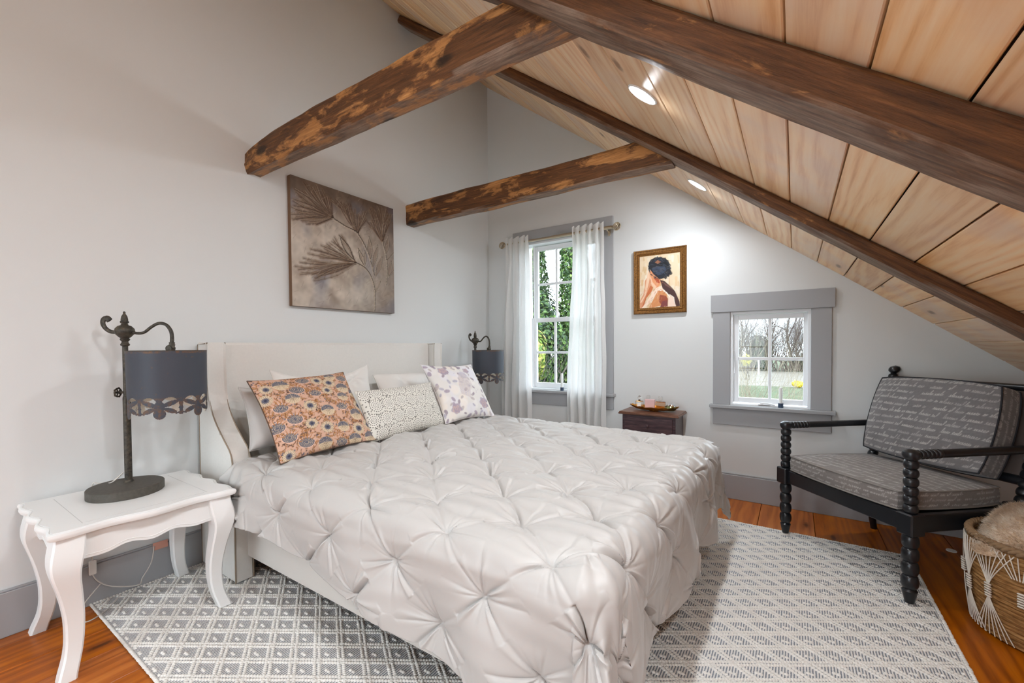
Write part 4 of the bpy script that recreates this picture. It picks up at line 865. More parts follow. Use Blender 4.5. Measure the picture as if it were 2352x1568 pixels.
for x in (X0+.045, X1-.045):
    for y in (Y0+.04, Y1-.02): MB().lathe([(.014, 0), (.02, .01), (.018, .04)], 12, (x, y, 0)).build('foot', M_mah, ch, off=b, smooth=True)
M_gold = plain('hammered_gold', srgb(196, 140, 62), .3, .9, bump=.5, bscale=120.)
tr = thing('gold_tray', 'long hammered gold leaf tray on the dark chest', 'tray', (1.87, -.16, ZT)); n, k = 60, 14; a = np.linspace(0, 2*pi, n, endpoint=False)[None, :]; q = np.linspace(0, 1, k)[:, None]
lx, ly = .205*(1+.0*a), .075+.006*np.cos(a*8); X = lx*q*np.sign(np.cos(a))*np.abs(np.cos(a))**.75; Y = ly*q*np.sin(a); Zt = .010+.026*q**4+.003*np.cos(a*16)*q**3+.012*q**6*np.cos(a)**2
MB().grid(np.stack([X, Y, Zt], -1), cv=True).grid(np.stack([X, Y, Zt-.003], -1), cv=True, flip=True).lathe([(.025, 0), (.02, .011)], 14, (0, 0, 0), 1.6, 1).build('dish', M_gold, tr, smooth=True)
def gl(name, col, rough=.02, tr_=1.): t = NT(name); return t.done(col, rough, 0, .5, Transmission_Weight=tr_, IOR=1.45)
M_clr, M_peach, M_pinkg = gl('clear_bottle_glass', (.97, .95, .93)), gl('peach_scent', (.98, .66, .44)), plain('pink_lacquer', srgb(226, 186, 184), .25); M_green, M_chrome = gl('green_glass', (.50, .62, .28)), plain('chrome', (.82, .82, .84), .1, 1.)
GB = 'perfume bottles on the gold tray'
def bottle(x, y, label): return thing('perfume_bottle', label, 'bottle', (x, y, ZT+.0132), rz=.1, group=GB)
p = bottle(1.745, -.16, 'clear cut-glass perfume bottle with pale peach scent at the left of the tray')
MB().box(-.034, .034, -.014, .014, 0, .066, .006).build('flask', M_clr, p); MB().box(-.029, .029, -.010, .010, .004, .024, .003).build('scent', M_peach, p); MB().box(-.016, .016, -.0148, -.0143, .014, .05).build('label_patch', M_white, p)
MB().lathe([(.009, .066), (.009, .076), (.006, .078), (.014, .086), (.016, .096), (.008, .108), (0, .11)], 14).build('stopper', M_clr, p, smooth=True)
p = bottle(1.837, -.165, 'square pink perfume bottle on the tray')
MB().box(-.041, .041, -.017, .017, 0, .085, .004).build('flask', M_pinkg, p); MB().lathe([(.006, .085), (.006, .093)], 10, (-.012, 0, 0)).box(-.026, .002, -.011, .011, .093, .117, .003).build('cap', M_clr, p, smooth='auto')
p = bottle(1.925, -.165, 'square peach perfume bottle with clear cap on the tray')
MB().box(-.041, .041, -.016, .016, 0, .07, .005).build('flask', M_peach, p); MB().lathe([(.007, .07), (.007, .08)], 10).box(-.018, -.006, -.012, .012, .08, .112, .003).box(.004, .016, -.012, .012, .08, .112, .003).box(-.008, .006, -.010, .010, .078, .10, .002).build('cap', M_clr, p, smooth='auto')
p = bottle(2.008, -.17, 'round green perfume bottle with a chrome dome at the right of the tray')
MB().lathe([(.03, 0), (.044, .008), (.048, .022), (.044, .036), (.03, .044)], 24).build('flask', M_green, p, smooth=True); MB().lathe([(.046, .020), (.046, .03), (.038, .048), (.022, .058), (.006, .062), (0, .06)], 24, (.006, 0, 0), .86, .86).build('dome', M_chrome, p, smooth=True)
# ------------------------------------------------------------------ spool-turned armchair
M_black = plain('black_lacquered_wood', srgb(26, 28, 32), .28, spec=.55)
def script_print(w, h, seed, rows, ground=srgb(104, 98, 94), ink=srgb(214, 209, 202), tw=1.0):
    """grey brown cloth covered with rows of looping handwriting"""
    g = random.Random(seed); R = Ras(w, h, ground); R.a *= (1+.10*Waves(seed, 20, .02, .15)(R.X, R.Y)+.10*Waves(seed+1, 30, .3, 1.2)(R.X, R.Y))[..., None]
    for r in range(rows):
        y0 = (r+.5)*h/rows; x = g.uniform(-20, 10); s = h/rows*.30
        while x < w:
            if g.random() < .15: x += g.uniform(6, 22); continue
            pts = []; L = g.randint(2, 8); tl = g.randint(0, L-1) if g.random() < .6 else -1; cx = x
            for i in range(L):
                hh = s*(2.4 if i == tl else g.uniform(.7, 1.1)); ww = s*g.uniform(.55, .95)
                for a in np.linspace(-.5*pi, 1.5*pi, 7)[:-1]: pts.append((cx+ww*.5*math.cos(a)+(a+.5*pi)/(2*pi)*ww, y0-hh*.5-hh*.5*math.sin(a)*1.0))
                cx += ww
            pts = [(px-(py-y0)*.6, py+1.2*math.sin(px*.03+r)) for px, py in pts]
            R.line(pts, .5*tw, ink, g.uniform(.45, .95), 1.1)
            x = cx+g.uniform(3, 9)
    return R
M_script = vcol('script_linen', .9, .15, bump=.15, bscale=600., sheen=.2); M_welt = plain('welt_cord', srgb(136, 130, 124), .9); M_wdk = plain('welt_cord_dark', srgb(44, 44, 48), .9)
ac = thing('armchair', 'black spool-turned armchair with grey script-print cushions under the sloped ceiling', 'armchair', (2.826, -.557, .0), math.atan2(-.753, .657))
WC = .771
def beads(z0, z1, n, r, p0=None, lean=0.):
    pr = [];
    for i in range(n):
        for a in np.linspace(.12, pi-.12, 9): pr.append((r*(.62+.38*math.sin(a)), z0+(z1-z0)*(i+(1-math.cos(a))/2)/n))
    return pr
FZ = .0158
for x in (0, WC):
    # front posts stand on the rug
    prof = [(.017, FZ), (.019, FZ+.004), (.026, .055), (.030, .075), (.022, .085)]+beads(.085, .345, 4, .034)
    post = MB().lathe(prof, 22, (x, 0, 0)).lathe(beads(.445, .700, 6, .030), 22, (x, 0, 0)).lathe([(.018, .695), (.030, .706), (.035, .722), (.031, .738), (.016, .748), (0, .750)], 22, (x, 0, 0)).build('front_post', M_black, ac, smooth='auto')
    MB().box(x-.038, x+.038, -.038, .038, .343, .447, .006).build('block', M_black, post)
    # arm: short twist of beads then a plain round rail
    arm = MB(); Mx = [[1, 0, 0], [0, 0, 1], [0, -1, 0]]
    arm.lathe([(r, z) for r, z in beads(.02, .16, 6, .023)], 16, (x, 0, .722), M=Mx).tube([(x, .15, .722), (x, .66, .722)], .0205, 16).build('arm', M_black, ac, smooth='auto')
    sl = lambda z: .60+(z-.35)*.285
    pz = np.array([0, .34]); bp = MB().tube([(x, .66, .001), (x, .60, .35)], [.018, .026], 14)
    R_ = np.array([[1, 0, 0], [0, 1, .285], [0, 0, 1.]])
    bp.lathe([(r, z-.35) for r, z in beads(.45, .70, 6, .029)], 20, (x, .60, .35), M=R_).lathe([(.024, .34), (.026, .38), (.026, .66), (.024, .69)], 18, (x, .60, .35), M=R_)
    bp.lathe([(.012, .685), (.024, .692), (.014, .70), (.030, .715), (.032, .730), (.024, .745), (0, .752)], 20, (x, .60, .35), M=R_)
    bp.build('back_post', M_black, ac, smooth='auto')
    MB().add(*(lambda m: (np.concatenate(m.v), m.f))(MB().box(x-.036, x+.036, .562, .638, .335, .46, .006))).build('block', M_black, ac)
    MB().box(x-.016, x+.016, .036, .565, .352, .436, .004).build('side_rail', M_black, ac)
MB().box(.036, WC-.036, -.016, .016, .352, .436, .004).build('front_rail', M_black, ac); MB().box(.036, WC-.036, .584, .616, .352, .436, .004).build('back_rail', M_black, ac)
MB().box(.02, WC-.02, .02, .58, .40, .415).build('seat_deck', M_under, ac)
for z, h in ((1.015, .03), (.56, .04)):
    MB().tube([(.0, sl(z), z), (WC, sl(z), z)], h*.62, 14).build('back_rail', M_black, ac, smooth='auto')
bm = MB().box(.03, WC-.03, -.008, .008, 0, .46, .004); o = bm.build('back_panel', plain('brown_back_cloth', srgb(92, 80, 74), .9), ac); o.location = (0, sl(.56)+.004, .56); o.rotation_euler = (-math.atan(.285), 0, 0)
def box_cushion(name, w, d, t, ras, n, M, crown=.02, seed=1, welt=M_welt, side=.0):
    """boxed cushion with welts: local x width, y depth, z thickness; printed faces"""
    r = .05; nx, ny = n; m = MB(); par = bpy.data.objects.new(name, None); COL.objects.link(par); par.parent = ac; par.matrix_basis = M
    U, V = np.meshgrid(np.linspace(-1, 1, nx), np.linspace(-1, 1, ny), indexing='ij'); g = Waves(seed, 14, 6, 22)
    # rounded-rectangle mapping of the square
    def sq(U, V, k=.10): return U*np.sqrt(1-k*V**2*U**2*1.0), V*np.sqrt(1-k*U**2*V**2)
    A, B_ = sq(U, V, .16); X, Y = A*w/2*(1-.014*(1-V**2)), B_*d/2*(1-.014*(1-U**2)); e = (1-U**2)*(1-V**2)
    Zt = t/2+crown*e**.5+.004*g(X, Y)*e**.3; Zb = -t/2-crown*.5*e**.5
    c = ras.at((U+1)/2, (V+1)/2*.86+.14)
    ed = [(i, 0) for i in range(nx)]+[(nx-1, j) for j in range(1, ny)]+[(i, ny-1) for i in range(nx-2, -1, -1)]+[(0, j) for j in range(ny-2, 0, -1)]
    ii, jj = np.array(ed).T; L = np.stack([X[ii, jj], Y[ii, jj]], -1); s = np.r_[0, np.cumsum(np.hypot(*np.diff(L, axis=0).T))]; hb = np.linspace(0, 1, 22)
    side_ = np.stack([np.stack([L[:, 0]*(1+.012*math.sin(q*pi)), L[:, 1]*(1+.012*math.sin(q*pi)), Zb[ii, jj]*(1-q)+Zt[ii, jj]*q], -1) for q in hb])
    su = (s/w % 1)[None, :]+0*hb[:, None]; cs = ras.at(np.abs(su), hb[:, None]*.22+0*su)
    col = np.concatenate([c.reshape(-1, 3), c.reshape(-1, 3), cs.reshape(-1, 3)])
    m.grid(np.stack([X, Y, Zt], -1)).grid(np.stack([X, Y, Zb], -1), flip=True).grid(side_, cv=True, flip=True)
    m.build('cover', M_script, par, smooth=True, col=col)
    for Z_ in (Zt, Zb): MB().tube(np.c_[L*1.004, Z_[ii, jj]], .0042, 6, closed=True).build('welt', welt, par, smooth=True)
    return par
box_cushion('seat_cushion', WC-.05, .64, .085, script_print(460, 420, 3, 15, srgb(128, 121, 117)), (200, 180), Matrix.Translation((WC/2, .285, .483)) @ Matrix.Rotation(math.radians(-1.0), 4, 'X'), .022, 71)
Mb = Matrix.Translation((WC/2, .615, .790)) @ Matrix.Rotation(math.radians(90-17), 4, 'X')
box_cushion('back_cushion', .665, .50, .12, script_print(460, 380, 7, 14, srgb(122, 119, 119)), (200, 170), Mb, .035, 75, M_wdk)

# ------------------------------------------------------------------ macrame basket with fur throw
BC = np.array([3.805, -1.125]); BR, BH = .275, .40
t = NT('woven_seagrass'); v = t.coord(); nz = t.noise(t.n('Mapping', Vector=v, Scale=(6, 6, 60)).outputs[0], 3., 5., .7); M_sea = t.done(t.ramp(nz, [(.3, srgb(78, 50, 26)), (.5, srgb(150, 106, 60)), (.72, srgb(200, 160, 108))]), .8, 0, .2)
M_str = plain('cotton_string', srgb(222, 212, 198), .9); M_rim = plain('seagrass_rim', srgb(140, 112, 82), .9, nscale=80., namt=.2)
bk = thing('woven_basket', 'round woven basket with white macrame strings by the armchair', 'basket', (BC[0], BC[1], 0)); nr, na = 120, 180
z = np.linspace(.004, BH, nr)[:, None]; a = np.linspace(0, 2*pi, na, endpoint=False)[None, :]; rad = BR*(1-.10*(1-z/BH)**2-.02*(z/BH)**3)
sp = (z/BH*24+a/(2*pi)); rr = rad+.0032*np.sin(2*pi*sp)+.0006*Waves(81, 12, 8, 40)(a*3, z*9)
dip = -.045*np.exp(-((np.mod(a-3.9+pi, 2*pi)-pi)/.35)**2)*0
R3 = np.stack([rr*np.cos(a), rr*np.sin(a), z+0*a], -1); Rin = np.stack([(rad-.014)*np.cos(a), (rad-.014)*np.sin(a), z+0*a], -1)
m = MB().grid(R3, cv=True, flip=True).grid(Rin, cv=True); m.lathe([(0, .004), (BR*.9, .004)], na).build('woven_body', M_sea, bk, smooth=True)
a = np.linspace(0, 2*pi, 72*6, endpoint=False); m = MB()
for k in range(3): ph = k*2*pi/3; m.tube(np.stack([(BR*.975+.008*np.cos(24*a+ph))*np.cos(a), (BR*.975+.008*np.cos(24*a+ph))*np.sin(a), BH+.004+.008*np.sin(24*a+ph)], -1), .0085, 6, closed=True)
m.build('braided_rim', M_rim, bk, smooth=True)
NB = 16
def rb_(z): return BR*(1-.10*(1-z/BH)**2-.02*(z/BH)**3)+.0125
for k in range(NB):
    c = k*2*pi/NB+.1; m = MB(); zk = .205+.02*math.sin(k*2.1)
    for s in np.linspace(-1, 1, 8):
        P_ = []
        for z in np.linspace(BH-.012, zk+.03, 7): f = (z-zk-.03)/(BH-.012-zk-.03); an = c+s*(.30*f**1.15+.012); P_.append((rb_(z)*math.cos(an), rb_(z)*math.sin(an), z))
        for z in np.linspace(zk-.03, .012, 8): f = (zk-.03-z)/(zk-.03-.012); an = c+s*(.28*f**1.1+.012); P_.append((rb_(z)*math.cos(an), rb_(z)*math.sin(an), z))
        m.tube(P_, .0021, 5, caps=False)
    for z in np.linspace(zk-.026, zk+.026, 6):
        b_ = np.linspace(0, 2*pi, 10, endpoint=False); ct = np.array([math.cos(c), math.sin(c), 0]); tn = np.array([-math.sin(c), math.cos(c), 0]); m.tube(ct*(rb_(z)+.001)+np.array([0, 0, z])+.0095*np.cos(b_)[:, None]*tn+.006*np.sin(b_)[:, None]*ct+np.array([0, 0, .003])*np.sin(b_)[:, None], .004, 5, closed=True)
    m.build('macrame_strings', M_str, bk, smooth=True, kind='stuff')
# fur throw heaped in the basket and spilling over the rim
t = NT('tan_fur'); v = t.coord(); n1 = t.noise(v, 9., 3.); n2 = t.noise(v, 120., 3.); M_fur = t.done(t.ramp(t.math('ADD', t.math('MULTIPLY', n1, .7), t.math('MULTIPLY', n2, .35)), [(.35, srgb(168, 134, 102)), (.5, srgb(210, 182, 152)), (.68, srgb(238, 226, 210))]), .95, 0, .1, Sheen_Weight=.4)
fu = thing('fur_throw', 'tan fur throw heaped in the macrame basket', 'throw', (BC[0], BC[1], BH)); n = 90; q = np.linspace(0, 1, n)[:, None]; a = np.linspace(0, 2*pi, 140, endpoint=False)[None, :]; w = Waves(91, 12, 3, 12)
RR = (BR*.80+.085*np.exp(-((np.mod(a-3.55+pi, 2*pi)-pi)/.35)**2))*q; X, Y = RR*np.cos(a), RR*np.sin(a)
Zf = .015+.105*(1-q**2.2)+.03*w(X*1.2, Y*1.2)*(1-q**4)+.045*np.exp(-(((X+.13)**2+(Y-.08)**2)/.012))-.035*q**6
Zf = Zf-.03*np.exp(-((np.mod(a-3.55+pi, 2*pi)-pi)/.3)**2)*q**6
Pf = np.stack([X, Y, Zf], -1); MB().grid(Pf, cv=True).build('hide', M_fur, fu, smooth=True)
Nf = np.cross(np.gradient(Pf, axis=0), np.roll(Pf, -1, 1)-np.roll(Pf, 1, 1)); Nf /= np.linalg.norm(Nf, axis=-1)[..., None]+1e-9; Nf *= np.sign(Nf[..., 2:]+1e-9)
k = 26000; g = np.random.default_rng(5); i = (np.sqrt(g.uniform(.01, 1, k))*(n-1)).astype(int); j = g.integers(0, 140, k); P0 = Pf[i, j]+g.normal(0, .003, (k, 3)); dr = Nf[i, j]*.5+g.normal(0, .35, (k, 3))+np.array([-.55, -.25, -.05]); dr /= np.linalg.norm(dr, axis=1)[:, None]; L = g.uniform(.012, .026, (k, 1)); sd = np.cross(dr, Nf[i, j]); sd /= np.linalg.norm(sd, axis=1)[:, None]+1e-9
V3 = np.stack([P0-sd*.0011, P0+sd*.0011, P0+dr*L], 1).reshape(-1, 3); MB().add(V3, np.arange(3*k).reshape(-1, 3)).build('fur', M_fur, fu, kind='stuff')
tag(MB().lathe([(.024, 0), (.024, .004), (.022, .006), (0, .006)], 28, (3.662, -.284, 0)).build('floor_disc', M_white, smooth='auto'), 'small white disc lying on the floor under the armchair', 'disc')

# ------------------------------------------------------------------ rug with raised bead cords
t = NT('rug_ground'); v = t.coord(); st = t.n('TexWave', dict(wave_type='BANDS', bands_direction='X', wave_profile='SIN'), Vector=v, Scale=32., Distortion=1.0, Detail=1.5, Detail_Scale=6.).outputs[0]; sp_ = t.noise(v, 260., 2.)
f = t.math('ADD', t.math('MULTIPLY', st, .75), t.math('MULTIPLY', sp_, .35)); t.bump(f, .8, .004); M_rug = t.done(t.ramp(f, [(.25, srgb(132, 137, 144)), (.5, srgb(196, 197, 198)), (.75, srgb(230, 227, 222))]), .95, 0, .1)
t = NT('rug_bead_wool'); M_bead = t.done(t.mix(t.noise(t.coord(), 30., 3.), srgb(216, 212, 205), srgb(240, 237, 231)), .95, 0, .1)
rx0, rx1, ry0, ry1, RH = .024, 3.43, -3.292, -.53, .0085
rug = thing('area_rug', 'cream and blue-grey rug with raised diamond bead cords under the bed', 'rug', ((rx0+rx1)/2, (ry0+ry1)/2, 0)); b = base(rug)
MB().box(rx0, rx1, ry0, ry1, 0, RH, .003).build('ground', M_rug, rug, off=b)
e = []
for p_, q_ in (((rx0, ry0), (rx1, ry0)), ((rx1, ry0), (rx1, ry1)), ((rx1, ry1), (rx0, ry1)), ((rx0, ry1), (rx0, ry0))):
    for u in np.linspace(0, 1, int(max(abs(p_[0]-q_[0]), abs(p_[1]-q_[1]))/.012)): e.append((p_[0]+(q_[0]-p_[0])*u, p_[1]+(q_[1]-p_[1])*u))
SLP, DC = .64, .104; pts = []; dirs = []; g = np.random.default_rng(3)
th_ = math.atan(SLP)
for fam in (1, -1):
    d = np.array([math.cos(th_), fam*math.sin(th_)]); nrm = np.array([-d[1], d[0]])
    cs = np.arange(-8, 8, DC)
    for c in cs:
        for off in (-.0085, .0085):
            s = np.arange(-.5, 4.6, .0115)+g.uniform(0, .01); P_ = np.array([0, c])[None, :]+s[:, None]*d+nrm*off
            pts.append(P_); dirs.append(np.tile([th_*fam], len(s)))
# the little knot in the middle of every diamond
for i in range(-30, 70):
    for j in range(-60, 20):
        x = (i-j)*DC/(2*SLP)+0; y = (i+j+1)*DC/2; pts.append(np.array([(x-.007, y), (x+.007, y)])); dirs.append(np.zeros(2))
pts = np.concatenate(pts); dirs = np.concatenate(dirs)
keep = (pts[:, 0] > rx0+.012) & (pts[:, 0] < rx1-.012) & (pts[:, 1] > ry0+.012) & (pts[:, 1] < ry1-.012)
keep &= ~((pts[:, 0] > .1) & (pts[:, 0] < 2.15) & (pts[:, 1] > -2.45) & (pts[:, 1] < -.8))           # nothing to see under the middle of the bed
pts, dirs = pts[keep], dirs[keep]; pe = np.array(e); pts = np.concatenate([pts, pe]); dirs = np.concatenate([dirs, np.zeros(len(pe))])
k = len(pts); aa = np.arange(6)*pi/3
tmpl = np.concatenate([np.c_[np.cos(aa)*1., np.sin(aa)*1., np.full(6, -.3)], np.c_[np.cos(aa+.5)*.78, np.sin(aa+.5)*.78, np.full(6, .62)], [[0, 0, 1.]]]); tf = [[i, (i+1) % 6, 6+i] for i in range(6)]+[[(i+1) % 6, 6+(i+1) % 6, 6+i] for i in range(6)]+[[6+i, 6+(i+1) % 6, 12] for i in range(6)]
ro = g.normal(0, .12, k)+.25; sx_, sy_, sz_ = .0082*g.uniform(.9, 1.12, k), .0066*g.uniform(.9, 1.1, k), .0056*g.uniform(.8, 1.15, k)
T_ = tmpl[None]*np.stack([sx_, sy_, sz_], -1)[:, None, :]; c_, s_ = np.cos(ro)[:, None], np.sin(ro)[:, None]
Vb = np.stack([T_[..., 0]*c_-T_[..., 1]*s_+pts[:, 0:1]+g.normal(0, .0007, (k, 1)), T_[..., 0]*s_+T_[..., 1]*c_+pts[:, 1:2], T_[..., 2]+RH+.0005], -1)
Fb = (np.array(tf)[None]+(np.arange(k)*13)[:, None, None]).reshape(-1, 3)
MB().add(Vb.reshape(-1, 3), Fb).build('bead_cords', M_bead, rug, smooth=True, off=b, kind='stuff')
# ------------------------------------------------------------------ outdoors
GZ = -1.0
M_lawn = NT('lawn'); _v = M_lawn.coord(); M_lawn = M_lawn.done(M_lawn.ramp(M_lawn.noise(_v, 1.2, 8., .75), [(.3, (.020, .027, .010)), (.55, (.037, .057, .019)), (.8, (.08, .088, .04))]), .95)
M_road = NT('gravel'); _v = M_road.coord(); M_road = M_road.done(M_road.ramp(M_road.noise(_v, 2.5, 8., .7), [(.3, (.075, .066, .055)), (.7, (.16, .147, .125))]), .95)
def slab(nm, x0, x1, y0, y1, z, mat): return tag(MB().box(x0, x1, y0, y1, z-.2, z).build(nm, mat), kind='structure')
slab('lawn', -60, 60, .4, 23, GZ, M_lawn); slab('gravel_drive', -60, 60, 23, 38, GZ, M_road); slab('meadow', -60, 60, 38, 90, GZ, M_lawn); slab('bounce_ground', -60, 60, -40, .4, GZ-.02, plain('pale_bounce_ground', (.52, .50, .47), .9, nscale=3., namt=.1))  # pale ground behind the house is unseen, added to bounce daylight onto the ceiling
M_leaf = NT('leaves'); _a = M_leaf.n('Attribute', dict(attribute_name='Col')); M_leaf = M_leaf.done(_a.outputs[0], .5, 0, .3, Transmission_Weight=0.0)
t = NT('bark'); M_bark = t.done(t.ramp(t.noise(t.coord('Object', (8, 8, 1.5)), 4., 5.), [(.3, (.05, .042, .036)), (.7, (.17, .145, .125))]), .9)
t = NT('pale_twig_bark'); M_twig = t.done((.24, .205, .15), .85); t = NT('winter_twig_bark'); M_wtw = t.done((.088, .067, .060), .9)
def leaves(P, N, size, cols, seed, parent, name='foliage', off=None):
    g = np.random.default_rng(seed); k = len(P); N = N+g.normal(0, .55, (k, 3)); N /= np.linalg.norm(N, axis=1)[:, None]; d = np.cross(N, g.normal(0, 1, (k, 3))); d /= np.linalg.norm(d, axis=1)[:, None]+1e-9; s = np.cross(N, d); L = size*g.uniform(.6, 1.3, (k, 1))
    V = np.stack([P-d*L, P-s*L*.55+N*L*.15, P+d*L, P+s*L*.55+N*L*.15], 1).reshape(-1, 3); f = (np.array([[0, 1, 2], [0, 2, 3]])[None]+4*np.arange(k)[:, None, None]).reshape(-1, 3)
    c = np.array(cols); w = g.random((k, 1))**1.3; i = g.integers(0, len(c)-1, k); col = c[i]*(1-w)+c[i+1]*w; col = np.repeat(col, 4, 0)
    return MB().add(V, f).build(name, M_leaf, parent, col=col, off=off, kind='stuff')
GREEN = [(.014, .038, .010), (.032, .074, .015), (.070, .135, .028), (.14, .20, .056)]; DARK = [(.008, .022, .010), (.016, .042, .016), (.035, .075, .028), (.05, .09, .035)]; LIME = [(.04, .09, .015), (.12, .20, .03), (.30, .34, .06), (.36, .26, .10)]
def blob(c, r, n, seed, lump=.18):
    """points on a lumpy shell"""
    g = np.random.default_rng(seed); d = g.normal(0, 1, (n, 3)); d /= np.linalg.norm(d, axis=1)[:, None]; w = Waves(seed, 10, 2, 7); q = 1+lump*w(d[:, 0]*2+d[:, 2], d[:, 1]*2+d[:, 2]*1.7); q *= g.uniform(.78, 1.03, n)
    return np.array(c)+d*np.array(r)*q[:, None], d
def sticks(segs, mat, name, parent, off):
    S = np.array(segs, float); a, b = S[:, :3], S[:, 3:6]; r0, r1 = S[:, 6:7], S[:, 7:8]; d = b-a; d /= np.linalg.norm(d, axis=1)[:, None]+1e-9; u = np.cross(d, np.where(np.abs(d[:, 2:]) < .9, [[0, 0, 1.]], [[1., 0, 0]])); u /= np.linalg.norm(u, axis=1)[:, None]; w = np.cross(d, u)
    V = np.stack([a+u*r0, a+w*r0, a-u*r0, a-w*r0, b+u*r1, b+w*r1, b-u*r1, b-w*r1], 1).reshape(-1, 3); f = (np.array([[0, 1, 5, 4], [1, 2, 6, 5], [2, 3, 7, 6], [3, 0, 4, 7]])[None]+8*np.arange(len(S))[:, None, None]).reshape(-1, 4)
    return MB().add(V, f).build(name, mat, parent, smooth=True, off=off)
def grow(g, p, d, L, r, depth, out, spread=.5, up=.1, k=(2, 3), nseg=3):
    p = np.array(p, float); d = np.array(d, float)
    for i in range(nseg):
        d = d+g.normal(0, .12, 3)+np.array([0, 0, up*.3]); d /= np.linalg.norm(d); q = p+d*L/nseg; r1 = r*(1-.30/nseg*(i+1)/1.0); out.append((*p, *q, r, r1)); p, r = q, r1
        if depth > 0 and i >= nseg-2:
            for _ in range(g.integers(k[0], k[1]+1)-1):
                e = d+g.normal(0, spread, 3)+np.array([0, 0, up]); grow(g, p, e/np.linalg.norm(e), L*g.uniform(.6, .85), r*.62, depth-1, out, spread, up, k, nseg)
    if depth > 0: e = d+g.normal(0, spread*.6, 3)+np.array([0, 0, up]); grow(g, p, e/np.linalg.norm(e), L*.8, r*.75, depth-1, out, spread, up, k, nseg)
def ivy_tree(x, y, r, h, seed, label, n=11000, lean=0.):
    T = thing('ivy_tree', label, 'tree', (x, y, GZ), group='ivy-clad trees outside the tall window'); g = np.random.default_rng(seed)
    out = []; grow(g, (0, 0, h*.62), (lean, .05, 1), h*.30, r*.40, 4, out, .55, .12); S = [(0, 0, -.1, lean*h*.3, 0, h*.62, r*.62, r*.42)]+out; sticks(S, M_bark, 'trunk', T, None)
    z = g.uniform(0, h, n); a = g.uniform(0, 2*pi, n); w = Waves(seed, 10, 1, 5); rr = r*(1+.28*w(a, z))*(1-.35*(z/h)**2)*g.uniform(.8, 1.1, n)
    P = np.stack([rr*np.cos(a)+lean*z*.3, rr*np.sin(a), z], -1); N = np.stack([np.cos(a), np.sin(a), .35+0*a], -1); leaves(P, N, .050, GREEN, seed, T, 'ivy')
ivy_tree(-1.28, 5.0, .34, 6.5, 101, 'ivy-covered tree filling the right panes of the tall window'); ivy_tree(-2.62, 5.3, .45, 6.2, 102, 'ivy-covered tree at the left edge of the tall window view'); ivy_tree(-4.6, 7.2, .5, 6.5, 103, 'ivy-covered tree standing farther left outdoors', 8000)
def shrub(name, c, r, n, seed, cols, label, size=.06, cat='shrub', group='evergreen shrubs outdoors'):
    T = thing(name, label, cat, (c[0], c[1], GZ), group=group); P, N = blob((0, 0, c[2]-GZ), r, n, seed); P[:, 2] = np.maximum(P[:, 2], .02); leaves(P, N, size, cols, seed, T)
    g = np.random.default_rng(seed); S = []
    for k in range(5): grow(g, (g.normal(0, .08), g.normal(0, .08), 0), (g.normal(0, .25), g.normal(0, .25), 1), (c[2]-GZ)*.55, .03, 2, S, .5, .1)
    sticks(S, M_bark, 'stems', T, None)
shrub('evergreen_shrub', (-2.15, 4.7, .72), (.85, .6, 1.85), 12000, 111, DARK[:2]+GREEN[1:], 'dense dark green shrub filling the lower panes of the tall window', .055)
shrub('evergreen_shrub', (-1.86, 4.05, 1.05), (.34, .3, .62), 1600, 112, LIME, 'yellow-green leafy shrub in front of the dark shrub outside', .06)
shrub('evergreen_shrub', (-3.9, 5.0, .6), (.9, .7, 1.7), 5000, 113, GREEN, 'mid-green shrub farther left outside the tall window', .06)
shrub('evergreen_shrub', (-.55, 8.6, .2), (.9, .8, 1.3), 4200, 114, DARK, 'dark shrub on the lawn between the two window views', .07)
for k, (x, y, z, rx, rz) in enumerate(((-6.5, 40, .2, 1.8, 1.6), (.35, 39.5, .4, 1.0, 1.7), (4.2, 40, -.4, 1.3, .8), (9.5, 40, .2, 1.8, 1.6))):
    shrub('hedge_shrub', (x, y, z), (rx, 1.2, rz), 2200, 120+k, DARK, ['dark evergreen far to the left beyond the gravel', 'dark evergreen in the middle beyond the gravel', 'low dark evergreen right of the middle beyond the gravel', 'dark evergreen far to the right beyond the gravel'][k], .15)
# forsythia
shrub('forsythia_bush', (3.02, 22.6, -.80), (.27, .25, .17), 600, 130, [(.62, .46, .02), (.85, .66, .04), (.7, .5, .03)], 'low yellow flowering bush at the edge of the gravel', .05, group='flowering bushes'); shrub('forsythia_bush', (.25, 27.5, .25), (.30, .3, .40), 260, 131, [(.42, .40, .05), (.62, .55, .08), (.3, .32, .05)], 'taller greenish-yellow bush beyond the grass at the left of the small window', .06, group='flowering bushes')
# bare shrub close to the small window
g = np.random.default_rng(31); T = thing('bare_shrub', 'pale bare many-stemmed shrub right outside the small window', 'shrub', (2.05, 3.6, GZ)); S = []
for k in range(26): a = g.uniform(-.8, 1.5); grow(g, (g.normal(0, .22), g.normal(0, .18), 0), (a*.7+.10, g.normal(0, .25), 1.), .95, .019, 4, S, .34, .10, (2, 2))
sticks(S, M_twig, 'stems', T, None)
g = np.random.default_rng(34); T = thing('brush_thicket', 'tangle of brown leafless twigs along the far edge of the gravel', 'shrub', (-.6, 38.8, GZ), group='leafless thickets beyond the gravel'); S = []
for k in range(95): grow(g, (g.normal(0, 1.0), g.normal(0, .5), 0), (g.normal(0, .30), g.normal(0, .2), 1.), 1.7, .030, 4, S, .40, .16, (2, 2), 2)
sticks(S, M_wtw, 'stems', T, None)
for i, (x, y) in enumerate(((-13, 39), (-8.6, 39.4), (-4.6, 39), (3.0, 39.1), (6.8, 39.2), (11.5, 39))): copy_thing(T, (x, y, GZ), i*1.3)
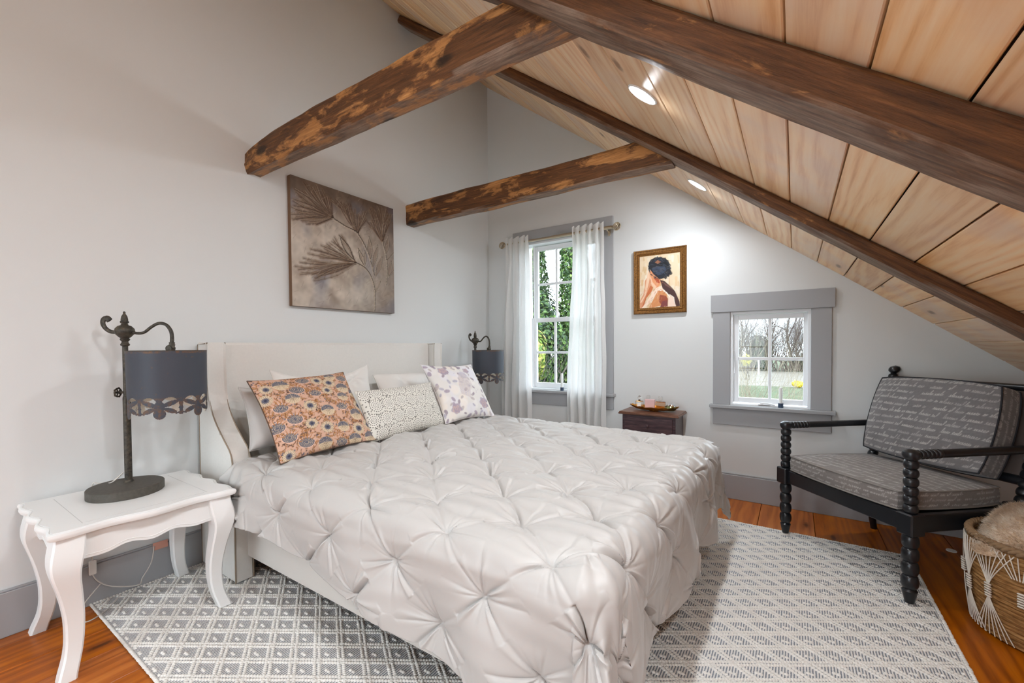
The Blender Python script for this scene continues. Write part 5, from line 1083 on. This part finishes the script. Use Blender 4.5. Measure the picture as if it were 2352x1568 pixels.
# leafless wood behind
def bare_tree(x, y, h, seed, label):
    g = np.random.default_rng(seed); T = thing('bare_tree', label, 'tree', (x, y, GZ), rz=seed, group='leafless trees in the far wood'); S = []; grow(g, (0, 0, 0), (g.normal(0, .08), 0, 1), h*.30, h*.018, 6, S, .36, .16, (2, 3), 2); sticks(S, M_wtw, 'trunk_and_branches', T, None); return T
FW = 'leafless grey-brown tree in the far wood beyond the gravel'
bt = bare_tree(-1.6, 43, 8, 41, FW); bt2 = bare_tree(2.6, 44, 9, 43, FW)
b3 = bare_tree(-4.8, 10.5, 7.5, 47, 'leafless tree between the ivy-clad trees outside'); del b3['group']
xs = [(-25, 46), (-20, 45), (-15.5, 47), (-11.5, 45), (-7.5, 47), (-4.4, 49), (.7, 49.5), (5.0, 49), (6.8, 45), (10.8, 46), (15, 47)]
for i, (x, y) in enumerate(xs): c = copy_thing((bt, bt2)[i % 2], (x, y, GZ), i*1.9); c.scale = (1, 1, .85+.03*(i % 7))
# white shed and post
M_shed = plain('white_clapboard', (.62, .62, .60), .7); sh = thing('garden_shed', 'small white shed across the lawn beyond the tall window', 'shed', (-10.6, 24.5, GZ)); MB().box(-1.4, 1.4, -1.2, 1.2, 0, 2.1).build('walls', M_shed, sh); MB().add([(-1.6, -1.4, 2.05), (1.6, -1.4, 2.05), (1.6, 1.4, 2.05), (-1.6, 1.4, 2.05), (-1.6, 0, 3.0), (1.6, 0, 3.0)], [(0, 1, 5, 4), (2, 3, 4, 5), (0, 4, 3), (1, 2, 5), (0, 3, 2, 1)]).build('roof', plain('grey_shingle_roof', (.12, .12, .13), .9), sh); MB().box(.2, 1.0, -1.23, -1.2, 0, 1.8).build('door', plain('grey_shed_door', (.3, .3, .3), .7), sh)
po = thing('white_post', 'slim white post at the far edge of the gravel', 'post', (.62, 33, GZ)); MB().box(-.06, .06, -.06, .06, 0, 1.15, .01).build('shaft', M_shed, po); MB().box(-.08, .08, -.08, .08, 1.15, 1.2, .01).build('cap', M_shed, po)
